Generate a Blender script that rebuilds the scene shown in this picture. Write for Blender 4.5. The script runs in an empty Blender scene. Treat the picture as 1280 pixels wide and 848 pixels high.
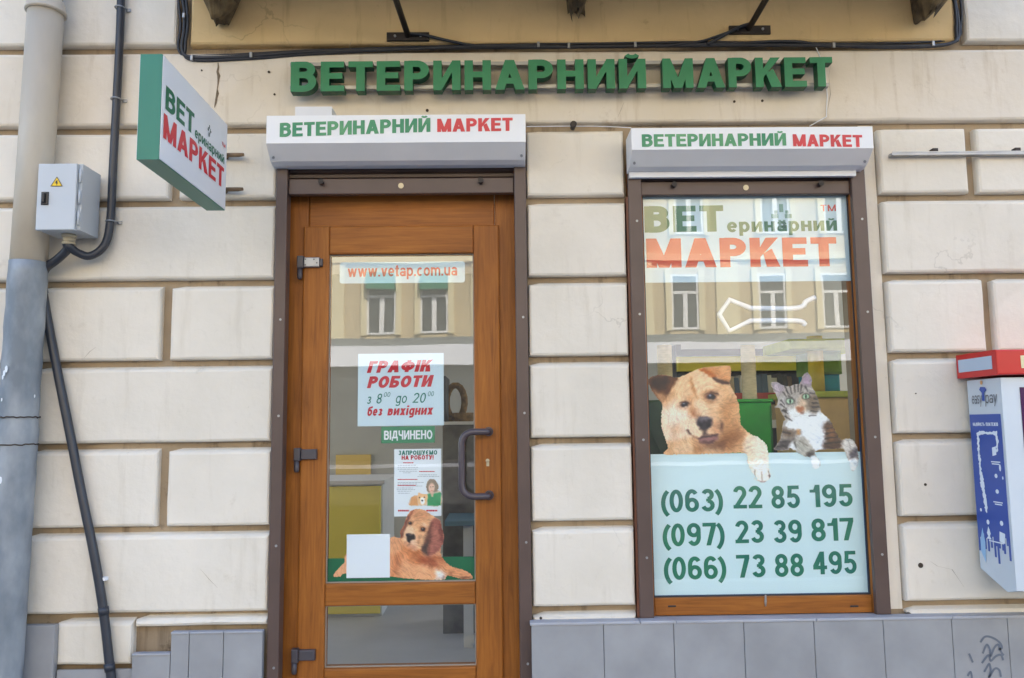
import bpy, math, random
import numpy as np
from math import sin, cos, pi, radians as R
from mathutils import Vector, Matrix
from mathutils.geometry import delaunay_2d_cdt

random.seed(7)
rng = np.random.default_rng(7)
S = bpy.context.scene
COL = S.collection

# ------------------------------------------------------------------ camera
CAM = Vector((0, -3.5, 1.45))
F = 1000.0                                   # focal length in photo pixels (1280 wide)
_t, _y, _r = R(6.115), R(-0.842), R(-0.686)
RY = Matrix(((cos(_y), sin(_y), 0), (-sin(_y), cos(_y), 0), (0, 0, 1)))
RT = Matrix(((1, 0, 0), (0, cos(_t), sin(_t)), (0, -sin(_t), cos(_t))))
RR = Matrix(((cos(_r), 0, sin(_r)), (0, 1, 0), (-sin(_r), 0, cos(_r))))
Q = RR @ RT @ RY
right, fwd, up = Vector(Q[0]), Vector(Q[1]), Vector(Q[2])
cd = bpy.data.cameras.new('camera')
co = bpy.data.objects.new('camera', cd)
COL.objects.link(co)
cd.sensor_width = 36
cd.lens = 36 * F / 1280
cd.clip_start = 0.05
cd.clip_end = 600
M = Matrix((right, up, -fwd)).transposed().to_4x4()
M.translation = CAM
co.matrix_world = M
S.camera = co

# ------------------------------------------------------------------ light
SUN_EL, SUN_AZ = 46, 20      # the sun stands behind the shop: the shop front is in shade, the far side of the street is lit
w = bpy.data.worlds.new('World')
S.world = w
w.use_nodes = True
nt = w.node_tree
bg = nt.nodes['Background']
sky = nt.nodes.new('ShaderNodeTexSky')
sky.sky_type = 'NISHITA'
sky.sun_disc = False
sky.sun_elevation = R(SUN_EL)
sky.sun_rotation = R(SUN_AZ)
sky.dust_density = 2.5
sky.air_density = 1.0
sky.ozone_density = 0.6
nt.links.new(sky.outputs[0], bg.inputs[0])
bg.inputs[1].default_value = 0.15
sd = bpy.data.lights.new('sun', 'SUN')
sd.energy = 3.2
sd.angle = R(0.5)
sd.color = (1, 0.95, 0.87)
so = bpy.data.objects.new('sun', sd)
COL.objects.link(so)
dirv = Vector((sin(R(SUN_AZ)) * cos(R(SUN_EL)), cos(R(SUN_AZ)) * cos(R(SUN_EL)), sin(R(SUN_EL))))
so.rotation_euler = dirv.to_track_quat('Z', 'Y').to_euler()
so.location = (0, 20, 30)
S.view_settings.view_transform = 'Standard'
S.view_settings.look = 'None'
S.view_settings.gamma = 1
S.view_settings.exposure = 2.35
S.view_settings.use_curve_mapping = False
S.render.engine = 'CYCLES'
S.cycles.use_denoising = True
S.cycles.max_bounces = 8
S.cycles.transparent_max_bounces = 16
S.cycles.sample_clamp_indirect = 6

# ------------------------------------------------------------------ measuring helpers
def at(px, py, Y=0.0):
    """The point of the plane y = Y seen at a measured spot of the photograph (survey of the flat facade)."""
    d = right * (px - 640) + up * (424 - py) + fwd * F
    return CAM + d * ((Y - CAM.y) / d.y)

def atX(px, py, X):
    d = right * (px - 640) + up * (424 - py) + fwd * F
    return CAM + d * ((X - CAM.x) / d.x)

def X_(px, py, Y=0.0): return at(px, py, Y).x
def Z_(px, py, Y=0.0): return at(px, py, Y).z

def lin(c):
    c = np.asarray(c, float) / 255.0
    return np.where(c <= 0.04045, c / 12.92, ((c + 0.055) / 1.055) ** 2.4)

# ------------------------------------------------------------------ materials
MATS = {}
def nodes(name):
    m = bpy.data.materials.new(name)
    m.use_nodes = True
    n = m.node_tree
    return m, n, n.nodes['Principled BSDF']

def mat(name, c, rough=0.5, metal=0.0, var=0.0, vscale=8.0, bump=0.0, bscale=60.0, stretch=(1, 1, 1), spec=0.5, c2=None, detail=5):
    """Plain procedural material: a base colour, optional blotchy variation towards c2, optional bump."""
    if name in MATS: return MATS[name]
    m, n, b = nodes(name)
    L = n.links
    c = tuple(c) + (1,)
    b.inputs['Base Color'].default_value = c
    b.inputs['Roughness'].default_value = rough
    b.inputs['Metallic'].default_value = metal
    b.inputs['Specular IOR Level'].default_value = spec
    tc = n.nodes.new('ShaderNodeTexCoord')
    mp = n.nodes.new('ShaderNodeMapping')
    mp.inputs['Scale'].default_value = stretch
    L.new(tc.outputs['Object'], mp.inputs[0])
    if var > 0:
        nz = n.nodes.new('ShaderNodeTexNoise')
        nz.inputs['Scale'].default_value = vscale
        nz.inputs['Detail'].default_value = detail
        L.new(mp.outputs[0], nz.inputs['Vector'])
        rp = n.nodes.new('ShaderNodeValToRGB')
        rp.color_ramp.elements[0].position = 0.35
        rp.color_ramp.elements[1].position = 0.68
        k = c2 if c2 is not None else tuple(x * (1 - var) for x in c[:3])
        rp.color_ramp.elements[0].color = tuple(k) + (1,)
        rp.color_ramp.elements[1].color = c
        L.new(nz.outputs['Fac'], rp.inputs[0])
        L.new(rp.outputs[0], b.inputs['Base Color'])
    if bump > 0:
        nb = n.nodes.new('ShaderNodeTexNoise')
        nb.inputs['Scale'].default_value = bscale
        nb.inputs['Detail'].default_value = 6
        L.new(mp.outputs[0], nb.inputs['Vector'])
        bp = n.nodes.new('ShaderNodeBump')
        bp.inputs['Strength'].default_value = bump
        bp.inputs['Distance'].default_value = 0.004
        L.new(nb.outputs['Fac'], bp.inputs['Height'])
        L.new(bp.outputs[0], b.inputs['Normal'])
    MATS[name] = m
    return m

def stucco(name, cA, cB, cC, grime=0.5, drip=0.5):
    """Painted plaster: fine colour drift, dirt streaks, small pits."""
    m, n, b = nodes(name)
    L = n.links
    tc = n.nodes.new('ShaderNodeTexCoord')
    def noise(scale, st, det=6, rough=0.55):
        mp = n.nodes.new('ShaderNodeMapping'); mp.inputs['Scale'].default_value = st
        L.new(tc.outputs['Object'], mp.inputs[0])
        z = n.nodes.new('ShaderNodeTexNoise')
        z.inputs['Scale'].default_value = scale; z.inputs['Detail'].default_value = det; z.inputs['Roughness'].default_value = rough
        L.new(mp.outputs[0], z.inputs['Vector'])
        return z.outputs['Fac']
    def ramp(f, p0, p1, c0=(0, 0, 0, 1), c1=(1, 1, 1, 1)):
        r = n.nodes.new('ShaderNodeValToRGB')
        r.color_ramp.elements[0].position = p0; r.color_ramp.elements[1].position = p1
        r.color_ramp.elements[0].color = c0; r.color_ramp.elements[1].color = c1
        L.new(f, r.inputs[0]); return r.outputs[0]
    def mix(f, a, c, k=1.0):
        x = n.nodes.new('ShaderNodeMix'); x.data_type = 'RGBA'
        if k != 1.0:
            mm = n.nodes.new('ShaderNodeMath'); mm.operation = 'MULTIPLY'; mm.inputs[1].default_value = k
            L.new(f, mm.inputs[0]); f = mm.outputs[0]
        L.new(f, x.inputs['Factor'])
        for s, v in ((6, a), (7, c)):
            if isinstance(v, tuple): x.inputs[s].default_value = v
            else: L.new(v, x.inputs[s])
        return x.outputs[2]
    A, B, Cc = tuple(cA) + (1,), tuple(cB) + (1,), tuple(cC) + (1,)
    col = mix(ramp(noise(1.6, (1, 1, 1)), 0.38, 0.65), A, B)
    col = mix(ramp(noise(3.0, (5, 5, 0.6), 8, 0.6), 0.56, 0.8), col, Cc, drip)
    col = mix(ramp(noise(9, (1, 1, 1), 8, 0.7), 0.60, 0.75), col, Cc, grime)
    col = mix(ramp(noise(45, (1, 1, 1), 4, 0.7), 0.66, 0.74), col, tuple(x * 0.75 for x in cC) + (1,), grime * 0.6)
    # patched-up areas with a hard-ish outline, and a sparse net of fine cracks
    col = mix(ramp(noise(0.9, (1, 1, 1.6), 3, 0.4), 0.60, 0.625), col, tuple(x * 1.03 for x in cA) + (1,), 0.55)
    wp = n.nodes.new('ShaderNodeVectorMath'); wp.operation = 'MULTIPLY_ADD'
    nzc = n.nodes.new('ShaderNodeTexNoise'); nzc.inputs['Scale'].default_value = 5; nzc.inputs['Detail'].default_value = 5
    L.new(tc.outputs['Object'], nzc.inputs['Vector']); L.new(nzc.outputs['Color'], wp.inputs[0]); wp.inputs[1].default_value = (.35, .35, .35); L.new(tc.outputs['Object'], wp.inputs[2])
    vo = n.nodes.new('ShaderNodeTexVoronoi'); vo.feature = 'DISTANCE_TO_EDGE'; vo.inputs['Scale'].default_value = 2.1
    L.new(wp.outputs[0], vo.inputs['Vector'])
    ck = ramp(vo.outputs['Distance'], 0.002, 0.0075, (1, 1, 1, 1), (0, 0, 0, 1))
    mm2 = n.nodes.new('ShaderNodeMath'); mm2.operation = 'MULTIPLY'
    L.new(ck, mm2.inputs[0]); L.new(ramp(noise(1.3, (1, 1, 1), 2, 0.5), 0.57, 0.70), mm2.inputs[1])
    col = mix(mm2.outputs[0], col, tuple(x * 0.55 for x in cC) + (1,), 0.38)
    L.new(col, b.inputs['Base Color'])
    b.inputs['Roughness'].default_value = 0.85
    b.inputs['Specular IOR Level'].default_value = 0.25
    bp = n.nodes.new('ShaderNodeBump'); bp.inputs['Strength'].default_value = 0.35; bp.inputs['Distance'].default_value = 0.006
    L.new(noise(28, (1, 1, 1), 8, 0.65), bp.inputs['Height'])
    bp2 = n.nodes.new('ShaderNodeBump'); bp2.inputs['Strength'].default_value = 0.5; bp2.inputs['Distance'].default_value = 0.02
    L.new(noise(4.5, (1, 1, 1), 3, 0.5), bp2.inputs['Height']); L.new(bp.outputs[0], bp2.inputs['Normal'])
    L.new(bp2.outputs[0], b.inputs['Normal'])
    MATS[name] = m
    return m

def woodmat(name, axis):
    m, n, b = nodes(name)
    L = n.links
    tc = n.nodes.new('ShaderNodeTexCoord')
    mp = n.nodes.new('ShaderNodeMapping')
    mp.inputs['Scale'].default_value = (38, 38, 2.2) if axis == 'z' else (2.2, 38, 38)
    L.new(tc.outputs['Object'], mp.inputs[0])
    z = n.nodes.new('ShaderNodeTexNoise'); z.inputs['Scale'].default_value = 1.6; z.inputs['Detail'].default_value = 9; z.inputs['Roughness'].default_value = 0.62; z.inputs['Distortion'].default_value = 0.7
    L.new(mp.outputs[0], z.inputs['Vector'])
    r = n.nodes.new('ShaderNodeValToRGB')
    e = r.color_ramp.elements
    e[0].position = 0.30; e[0].color = tuple(lin((132, 78, 26))) + (1,)
    e[1].position = 0.72; e[1].color = tuple(lin((176, 112, 44))) + (1,)
    k = e.new(0.5); k.color = tuple(lin((157, 95, 34))) + (1,)
    L.new(z.outputs['Fac'], r.inputs[0])
    z2 = n.nodes.new('ShaderNodeTexNoise'); z2.inputs['Scale'].default_value = 2.0; z2.inputs['Detail'].default_value = 3
    L.new(tc.outputs['Object'], z2.inputs['Vector'])
    x = n.nodes.new('ShaderNodeMix'); x.data_type = 'RGBA'; x.blend_type = 'MULTIPLY'
    r2 = n.nodes.new('ShaderNodeValToRGB'); r2.color_ramp.elements[0].position = .3; r2.color_ramp.elements[1].position = .7
    r2.color_ramp.elements[0].color = (.78, .74, .70, 1); r2.color_ramp.elements[1].color = (1.05, 1.03, 1.0, 1)
    L.new(z2.outputs['Fac'], r2.inputs[0]); x.inputs['Factor'].default_value = 1
    L.new(r.outputs[0], x.inputs[6]); L.new(r2.outputs[0], x.inputs[7])
    L.new(x.outputs[2], b.inputs['Base Color'])
    b.inputs['Roughness'].default_value = 0.5; b.inputs['Specular IOR Level'].default_value = 0.35
    bp = n.nodes.new('ShaderNodeBump'); bp.inputs['Strength'].default_value = 0.15; bp.inputs['Distance'].default_value = 0.002
    L.new(z.outputs['Fac'], bp.inputs['Height']); L.new(bp.outputs[0], b.inputs['Normal'])
    MATS[name] = m
    return m

def glassmat(name, ior, tint=(0.9, 0.95, 0.93), refl=1.0):
    m = bpy.data.materials.new(name); m.use_nodes = True
    n = m.node_tree; n.nodes.clear(); L = n.links
    out = n.nodes.new('ShaderNodeOutputMaterial')
    t = n.nodes.new('ShaderNodeBsdfTransparent'); t.inputs[0].default_value = tuple(tint) + (1,)
    if ior is None:
        L.new(t.outputs[0], out.inputs[0]); return m
    g = n.nodes.new('ShaderNodeBsdfGlossy'); g.inputs['Roughness'].default_value = 0.0; g.inputs[0].default_value = (refl, refl, refl, 1)
    # Schlick reflectance of both faces of the pane, the same from either side
    lw = n.nodes.new('ShaderNodeLayerWeight'); lw.inputs[0].default_value = .5
    pw = n.nodes.new('ShaderNodeMath'); pw.operation = 'POWER'; pw.inputs[1].default_value = 5
    L.new(lw.outputs['Facing'], pw.inputs[0])
    f = n.nodes.new('ShaderNodeMath'); f.operation = 'MULTIPLY_ADD'; f.inputs[1].default_value = 1 - ior; f.inputs[2].default_value = ior
    L.new(pw.outputs[0], f.inputs[0])
    tc = n.nodes.new('ShaderNodeTexCoord')
    z = n.nodes.new('ShaderNodeTexNoise'); z.inputs['Scale'].default_value = 2.5; z.inputs['Detail'].default_value = 1
    L.new(tc.outputs['Object'], z.inputs['Vector'])
    bp = n.nodes.new('ShaderNodeBump'); bp.inputs['Strength'].default_value = 0.02; bp.inputs['Distance'].default_value = 0.02
    L.new(z.outputs['Fac'], bp.inputs['Height']); L.new(bp.outputs[0], g.inputs['Normal'])
    x = n.nodes.new('ShaderNodeMixShader')
    L.new(f.outputs[0], x.inputs[0]); L.new(t.outputs[0], x.inputs[1]); L.new(g.outputs[0], x.inputs[2])
    L.new(x.outputs[0], out.inputs[0])
    return m

def printmat(name, rough=0.5):
    m, n, b = nodes(name)
    a = n.nodes.new('ShaderNodeAttribute'); a.attribute_name = 'Col'
    n.links.new(a.outputs['Color'], b.inputs['Base Color'])
    b.inputs['Roughness'].default_value = rough
    MATS[name] = m
    return m

def s3(*c): return tuple(float(v) for v in lin(c))

STUC = stucco('painted_plaster', s3(229, 221, 208), s3(217, 209, 195), s3(182, 170, 150), 0.42, 0.42)
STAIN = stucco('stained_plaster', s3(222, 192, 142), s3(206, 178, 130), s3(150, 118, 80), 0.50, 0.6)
FRIEZE = stucco('yellowed_plaster', s3(224, 214, 200), s3(214, 202, 182), s3(170, 148, 118), 0.50, 0.62)
GROOVE = stucco('bare_groove_plaster', s3(170, 152, 128), s3(138, 120, 98), s3(84, 70, 56), 0.9, 0.9)
TILE = mat('grey_tile', s3(157, 158, 161), 0.45, var=0.2, vscale=5, detail=10, bump=0.05, bscale=40)
TILETOP = mat('pale_tile_edge', s3(170, 172, 180), 0.5, var=0.15, vscale=9)
GROUT = mat('dark_grout', s3(84, 84, 90), 0.9)
WOODV = woodmat('oak_foil_upright', 'z')
WOODH = woodmat('oak_foil_across', 'x')
BROWN = mat('brown_enamel', s3(92, 74, 68), 0.42, var=0.18, vscale=5, bump=0.04, bscale=25)
BROWND = mat('brown_slat', s3(78, 62, 56), 0.5, var=0.2, vscale=6)
WHITEP = mat('white_sheet', s3(236, 238, 243), 0.4, var=0.04, vscale=4)
GREYP = mat('grey_sheet', s3(222, 224, 230), 0.4, var=0.06, vscale=5)
GREENL = mat('green_vinyl', s3(24, 118, 86), 0.4, var=0.35, vscale=5, c2=s3(66, 138, 96))
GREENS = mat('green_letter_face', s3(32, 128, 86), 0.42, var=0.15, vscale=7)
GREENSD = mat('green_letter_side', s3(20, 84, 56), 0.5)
REDL = mat('red_vinyl', s3(214, 44, 52), 0.4, var=0.12, vscale=6)
DARKCABLE = mat('black_cable', s3(46, 48, 56), 0.5, var=0.2, vscale=20)
CONDUIT = mat('black_conduit', s3(50, 54, 64), 0.38, var=0.2, vscale=15)
STEEL = mat('zinc_steel', s3(170, 172, 176), 0.4, 0.7, var=0.2, vscale=12)
DSTEEL = mat('dark_iron', s3(58, 50, 46), 0.6, 0.2, var=0.3, vscale=14)
RUST = mat('rusty_iron', s3(140, 116, 90), 0.8, 0.0, var=0.5, vscale=18, bump=0.3)
PIPEU = mat('cream_pipe_paint', s3(205, 196, 180), 0.5, var=0.2, vscale=4, bump=0.05, c2=s3(176, 166, 150), stretch=(1, 1, .35))
PIPEL = mat('grey_blue_pipe_paint', s3(160, 166, 172), 0.5, var=0.3, vscale=9, bump=0.3, bscale=35, c2=s3(110, 119, 128), stretch=(1, 1, .5), detail=9)
BOXG = mat('grey_steel_cabinet', s3(196, 202, 208), 0.45, var=0.04, vscale=5)
BLACKP = mat('black_plastic', s3(36, 36, 40), 0.4)
YELLOW = mat('warning_yellow', s3(236, 196, 30), 0.5)
BRASS = mat('brass', s3(190, 178, 150), 0.4, 0.4)
HANDLE = mat('grey_brown_enamel', s3(78, 70, 76), 0.28, var=0.05, vscale=20)
GASKET = mat('grey_gasket', s3(150, 140, 130), 0.6)
DGASKET = mat('dark_gasket', s3(40, 44, 54), 0.6)
GLASS = glassmat('reflective_glass', .085, (.975, .99, .985))
GLASSC = glassmat('clear_glass', None, (0.98, 0.99, 0.985))
FILM = mat('pale_blue_film', s3(216, 238, 242), 0.35, var=0.03, vscale=3)
FILMW = mat('white_film', s3(198, 219, 232), 0.35, var=0.03, vscale=3)
PAPER = mat('white_paper', s3(232, 238, 244), 0.55)
PRINT = printmat('printed_picture', 0.45)
KWHITE = mat('kiosk_white', s3(204, 213, 221), 0.35, var=0.04, vscale=4)
KRED = mat('kiosk_red', s3(206, 40, 38), 0.32, var=0.1, vscale=5)
KBLUE = mat('kiosk_blue', s3(52, 84, 168), 0.35, var=0.05, vscale=4)
INWALL = mat('interior_plaster', s3(162, 172, 176), 0.8, var=0.06, vscale=2)
INFLOOR = mat('interior_floor', s3(178, 180, 182), 0.5, var=0.12, vscale=3)
ASPH = mat('asphalt', (0.055, 0.055, 0.058), 0.9, var=0.25, vscale=3, bump=0.4, bscale=80)
PAVE = mat('paving', s3(150, 148, 144), 0.85, var=0.2, vscale=2, bump=0.2, bscale=30)
OPPW = mat('ochre_plaster', s3(208, 188, 146), 0.85, var=0.15, vscale=0.8)
OPPT = mat('cream_trim', s3(228, 214, 170), 0.8)
WFRAME = mat('white_window_paint', s3(235, 235, 232), 0.4)
AWN = mat('green_awning', s3(24, 126, 88), 0.6)
DARKW = mat('dark_pane', s3(70, 74, 74), 0.15)
FASC = mat('white_fascia', s3(240, 243, 248), 0.5)
DARKF = mat('dark_shopfront', s3(64, 68, 70), 0.4, var=0.3, vscale=0.7)
GREYB = mat('grey_band', s3(120, 124, 120), 0.7)
STONE = mat('mossy_stone', s3(126, 108, 78), 0.9, var=0.7, vscale=16, bump=0.9, bscale=45, c2=s3(64, 54, 40))
MARK = mat('dark_marker', s3(104, 111, 124), 0.7)
HOLE = mat('hole_shade', s3(70, 60, 50), 0.9)

# ------------------------------------------------------------------ mesh builder
class MB:
    def __init__(self): self.v = []; self.f = []; self.m = []; self.s = []
    def add(self, vs, fs, m=0, smooth=False):
        o = len(self.v); self.v += [tuple(p) for p in vs]
        for f in fs:
            self.f.append([i + o for i in f]); self.m.append(m); self.s.append(smooth)
        return self
    def box(self, x0, x1, y0, y1, z0, z1, m=0, ch=0.0):
        """Box; ch chamfers the edges of the face that looks to -y (the street)."""
        if x0 > x1: x0, x1 = x1, x0
        if y0 > y1: y0, y1 = y1, y0
        if z0 > z1: z0, z1 = z1, z0
        if ch <= 0:
            v = [(x, y, z) for x in (x0, x1) for y in (y0, y1) for z in (z0, z1)]
            f = [(0, 1, 3, 2), (4, 6, 7, 5), (0, 4, 5, 1), (2, 3, 7, 6), (0, 2, 6, 4), (1, 5, 7, 3)]
            return self.add(v, f, m)
        rings = []
        for y, c in ((y1, 0), (y0 + ch, 0), (y0 + ch * .3, ch * .3), (y0, ch)):
            rings.append([(x0 + c, y, z0 + c), (x1 - c, y, z0 + c), (x1 - c, y, z1 - c), (x0 + c, y, z1 - c)])
        v = [p for r in rings for p in r]
        f = [(3, 2, 1, 0)][::-1]
        f = [(0, 3, 2, 1)]
        for k in range(3):
            for i in range(4):
                j = (i + 1) % 4
                f.append((k * 4 + i, k * 4 + j, k * 4 + 4 + j, k * 4 + 4 + i))
        f.append((12, 13, 14, 15))
        return self.add(v, f, m)
    def obox(self, o, a, b, c, m=0):
        o, a, b, c = map(Vector, (o, a, b, c))
        v = [o + a * i + b * j + c * k for i in (0, 1) for j in (0, 1) for k in (0, 1)]
        f = [(0, 1, 3, 2), (4, 6, 7, 5), (0, 4, 5, 1), (2, 3, 7, 6), (0, 2, 6, 4), (1, 5, 7, 3)]
        return self.add(v, f, m)
    def prism(self, pts, d, m=0, mside=None):
        """Polygon of 3D points swept along vector d."""
        pts = [Vector(p) for p in pts]; d = Vector(d); n = len(pts)
        self.add(pts + [p + d for p in pts], [tuple(range(n)), tuple(range(2 * n - 1, n - 1, -1))], m)
        o = len(self.v) - 2 * n
        for i in range(n):
            j = (i + 1) % n
            self.f.append([o + i, o + n + i, o + n + j, o + j]); self.m.append(m if mside is None else mside); self.s.append(False)
        return self
    def tube(self, pts, r, m=0, n=12, caps=True):
        pts = [Vector(p) for p in pts]
        rs = r if isinstance(r, (list, tuple)) else [r] * len(pts)
        t0 = (pts[1] - pts[0]).normalized()
        u = t0.orthogonal().normalized()
        vs, fs = [], []
        for i, p in enumerate(pts):
            if i == 0: t = t0
            elif i == len(pts) - 1: t = (pts[-1] - pts[-2]).normalized()
            else:
                t = (pts[i + 1] - pts[i]).normalized() + (pts[i] - pts[i - 1]).normalized()
                t = t.normalized() if t.length > 1e-6 else t0
            u = (u - t * u.dot(t)).normalized()
            b = t.cross(u)
            for k in range(n):
                a = 2 * pi * k / n
                vs.append(p + (u * cos(a) + b * sin(a)) * rs[i])
        for i in range(len(pts) - 1):
            for k in range(n):
                q = (k + 1) % n
                fs.append((i * n + k, i * n + q, i * n + n + q, i * n + n + k))
        self.add(vs, fs, m, True)
        if caps:
            o = len(self.v) - len(vs); e = o + (len(pts) - 1) * n
            self.f += [[o + k for k in range(n)][::-1], [e + k for k in range(n)]]
            self.m += [m, m]; self.s += [False, False]
        return self
    def cyl(self, c, ax, r, l, m=0, n=16):
        c = Vector(c); ax = Vector(ax).normalized()
        return self.tube([c, c + ax * l], r, m, n)
    def rough(self, amp, sc=20.0):
        from mathutils import noise
        self.v = [tuple(Vector(p) + noise.noise_vector(Vector(p) * sc) * amp) for p in self.v]
        return self

def wloc(o):
    p = Vector((0, 0, 0))
    while o is not None:
        p += o.location; o = o.parent
    return p

def build(name, mb, mats, parent=None, label=None, cat=None, group=None, kind=None):
    if not isinstance(mats, (list, tuple)): mats = [mats]
    vs = np.array(mb.v, float).reshape(-1, 3)
    if parent is None:
        lo, hi = vs.min(0), vs.max(0)
        org = Vector(((lo[0] + hi[0]) / 2, (lo[1] + hi[1]) / 2, lo[2])); loc = org
    else:
        org = wloc(parent); loc = Vector((0, 0, 0))
    me = bpy.data.meshes.new(name)
    me.from_pydata((vs - np.array(org)).tolist(), [], mb.f)
    for m in mats: me.materials.append(m)
    me.polygons.foreach_set('material_index', mb.m)
    me.polygons.foreach_set('use_smooth', mb.s)
    me.update()
    o = bpy.data.objects.new(name, me)
    COL.objects.link(o)
    o.location = loc
    if parent is not None: o.parent = parent
    tag(o, label, cat, group, kind)
    return o

def tag(o, label=None, cat=None, group=None, kind=None):
    if label: o['label'] = label
    if cat: o['category'] = cat
    if group: o['group'] = group
    if kind: o['kind'] = kind
    return o

def thing(name, loc, label, cat, group=None):
    o = bpy.data.objects.new(name, None)
    COL.objects.link(o)
    o.location = loc; o.empty_display_size = .1
    return tag(o, label, cat, group)

def copy_tree(o, delta, label=None, parent=None):
    c = o.copy(); COL.objects.link(c)
    if parent is None: c.location = o.location + Vector(delta)
    else: c.parent = parent
    if label: c['label'] = label
    for ch in list(o.children): copy_tree(ch, delta, None, c)
    return c

# ------------------------------------------------------------------ lettering: a stroke-built sans
def _arc(cx, cy, rx, ry, a0, a1, n=12):
    return [(cx + rx * cos(R(a0 + (a1 - a0) * i / n)), cy + ry * sin(R(a0 + (a1 - a0) * i / n))) for i in range(n + 1)]

def _stroke(pts, t, closed=False):
    P = [Vector(p).to_2d() if len(p) == 3 else Vector(p) for p in pts]
    n = len(P); Ls, Rs = [], []
    for i in range(n):
        if closed: a, b = P[i] - P[i - 1], P[(i + 1) % n] - P[i]
        else:
            a = P[i] - P[i - 1] if i > 0 else P[1] - P[0]
            b = P[i + 1] - P[i] if i < n - 1 else P[-1] - P[-2]
        a = a.normalized(); b = b.normalized()
        na, nb = Vector((-a.y, a.x)), Vector((-b.y, b.x))
        mv = na + nb
        if mv.length < 1e-4: mv = na
        mv = mv.normalized(); k = t / 2 / max(mv.dot(na), .5)
        Ls.append(P[i] + mv * k); Rs.append(P[i] - mv * k)
    q = []
    for i in range(n if closed else n - 1):
        j = (i + 1) % n
        q.append([Ls[i], Ls[j], Rs[j], Rs[i]])
    return q

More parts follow.
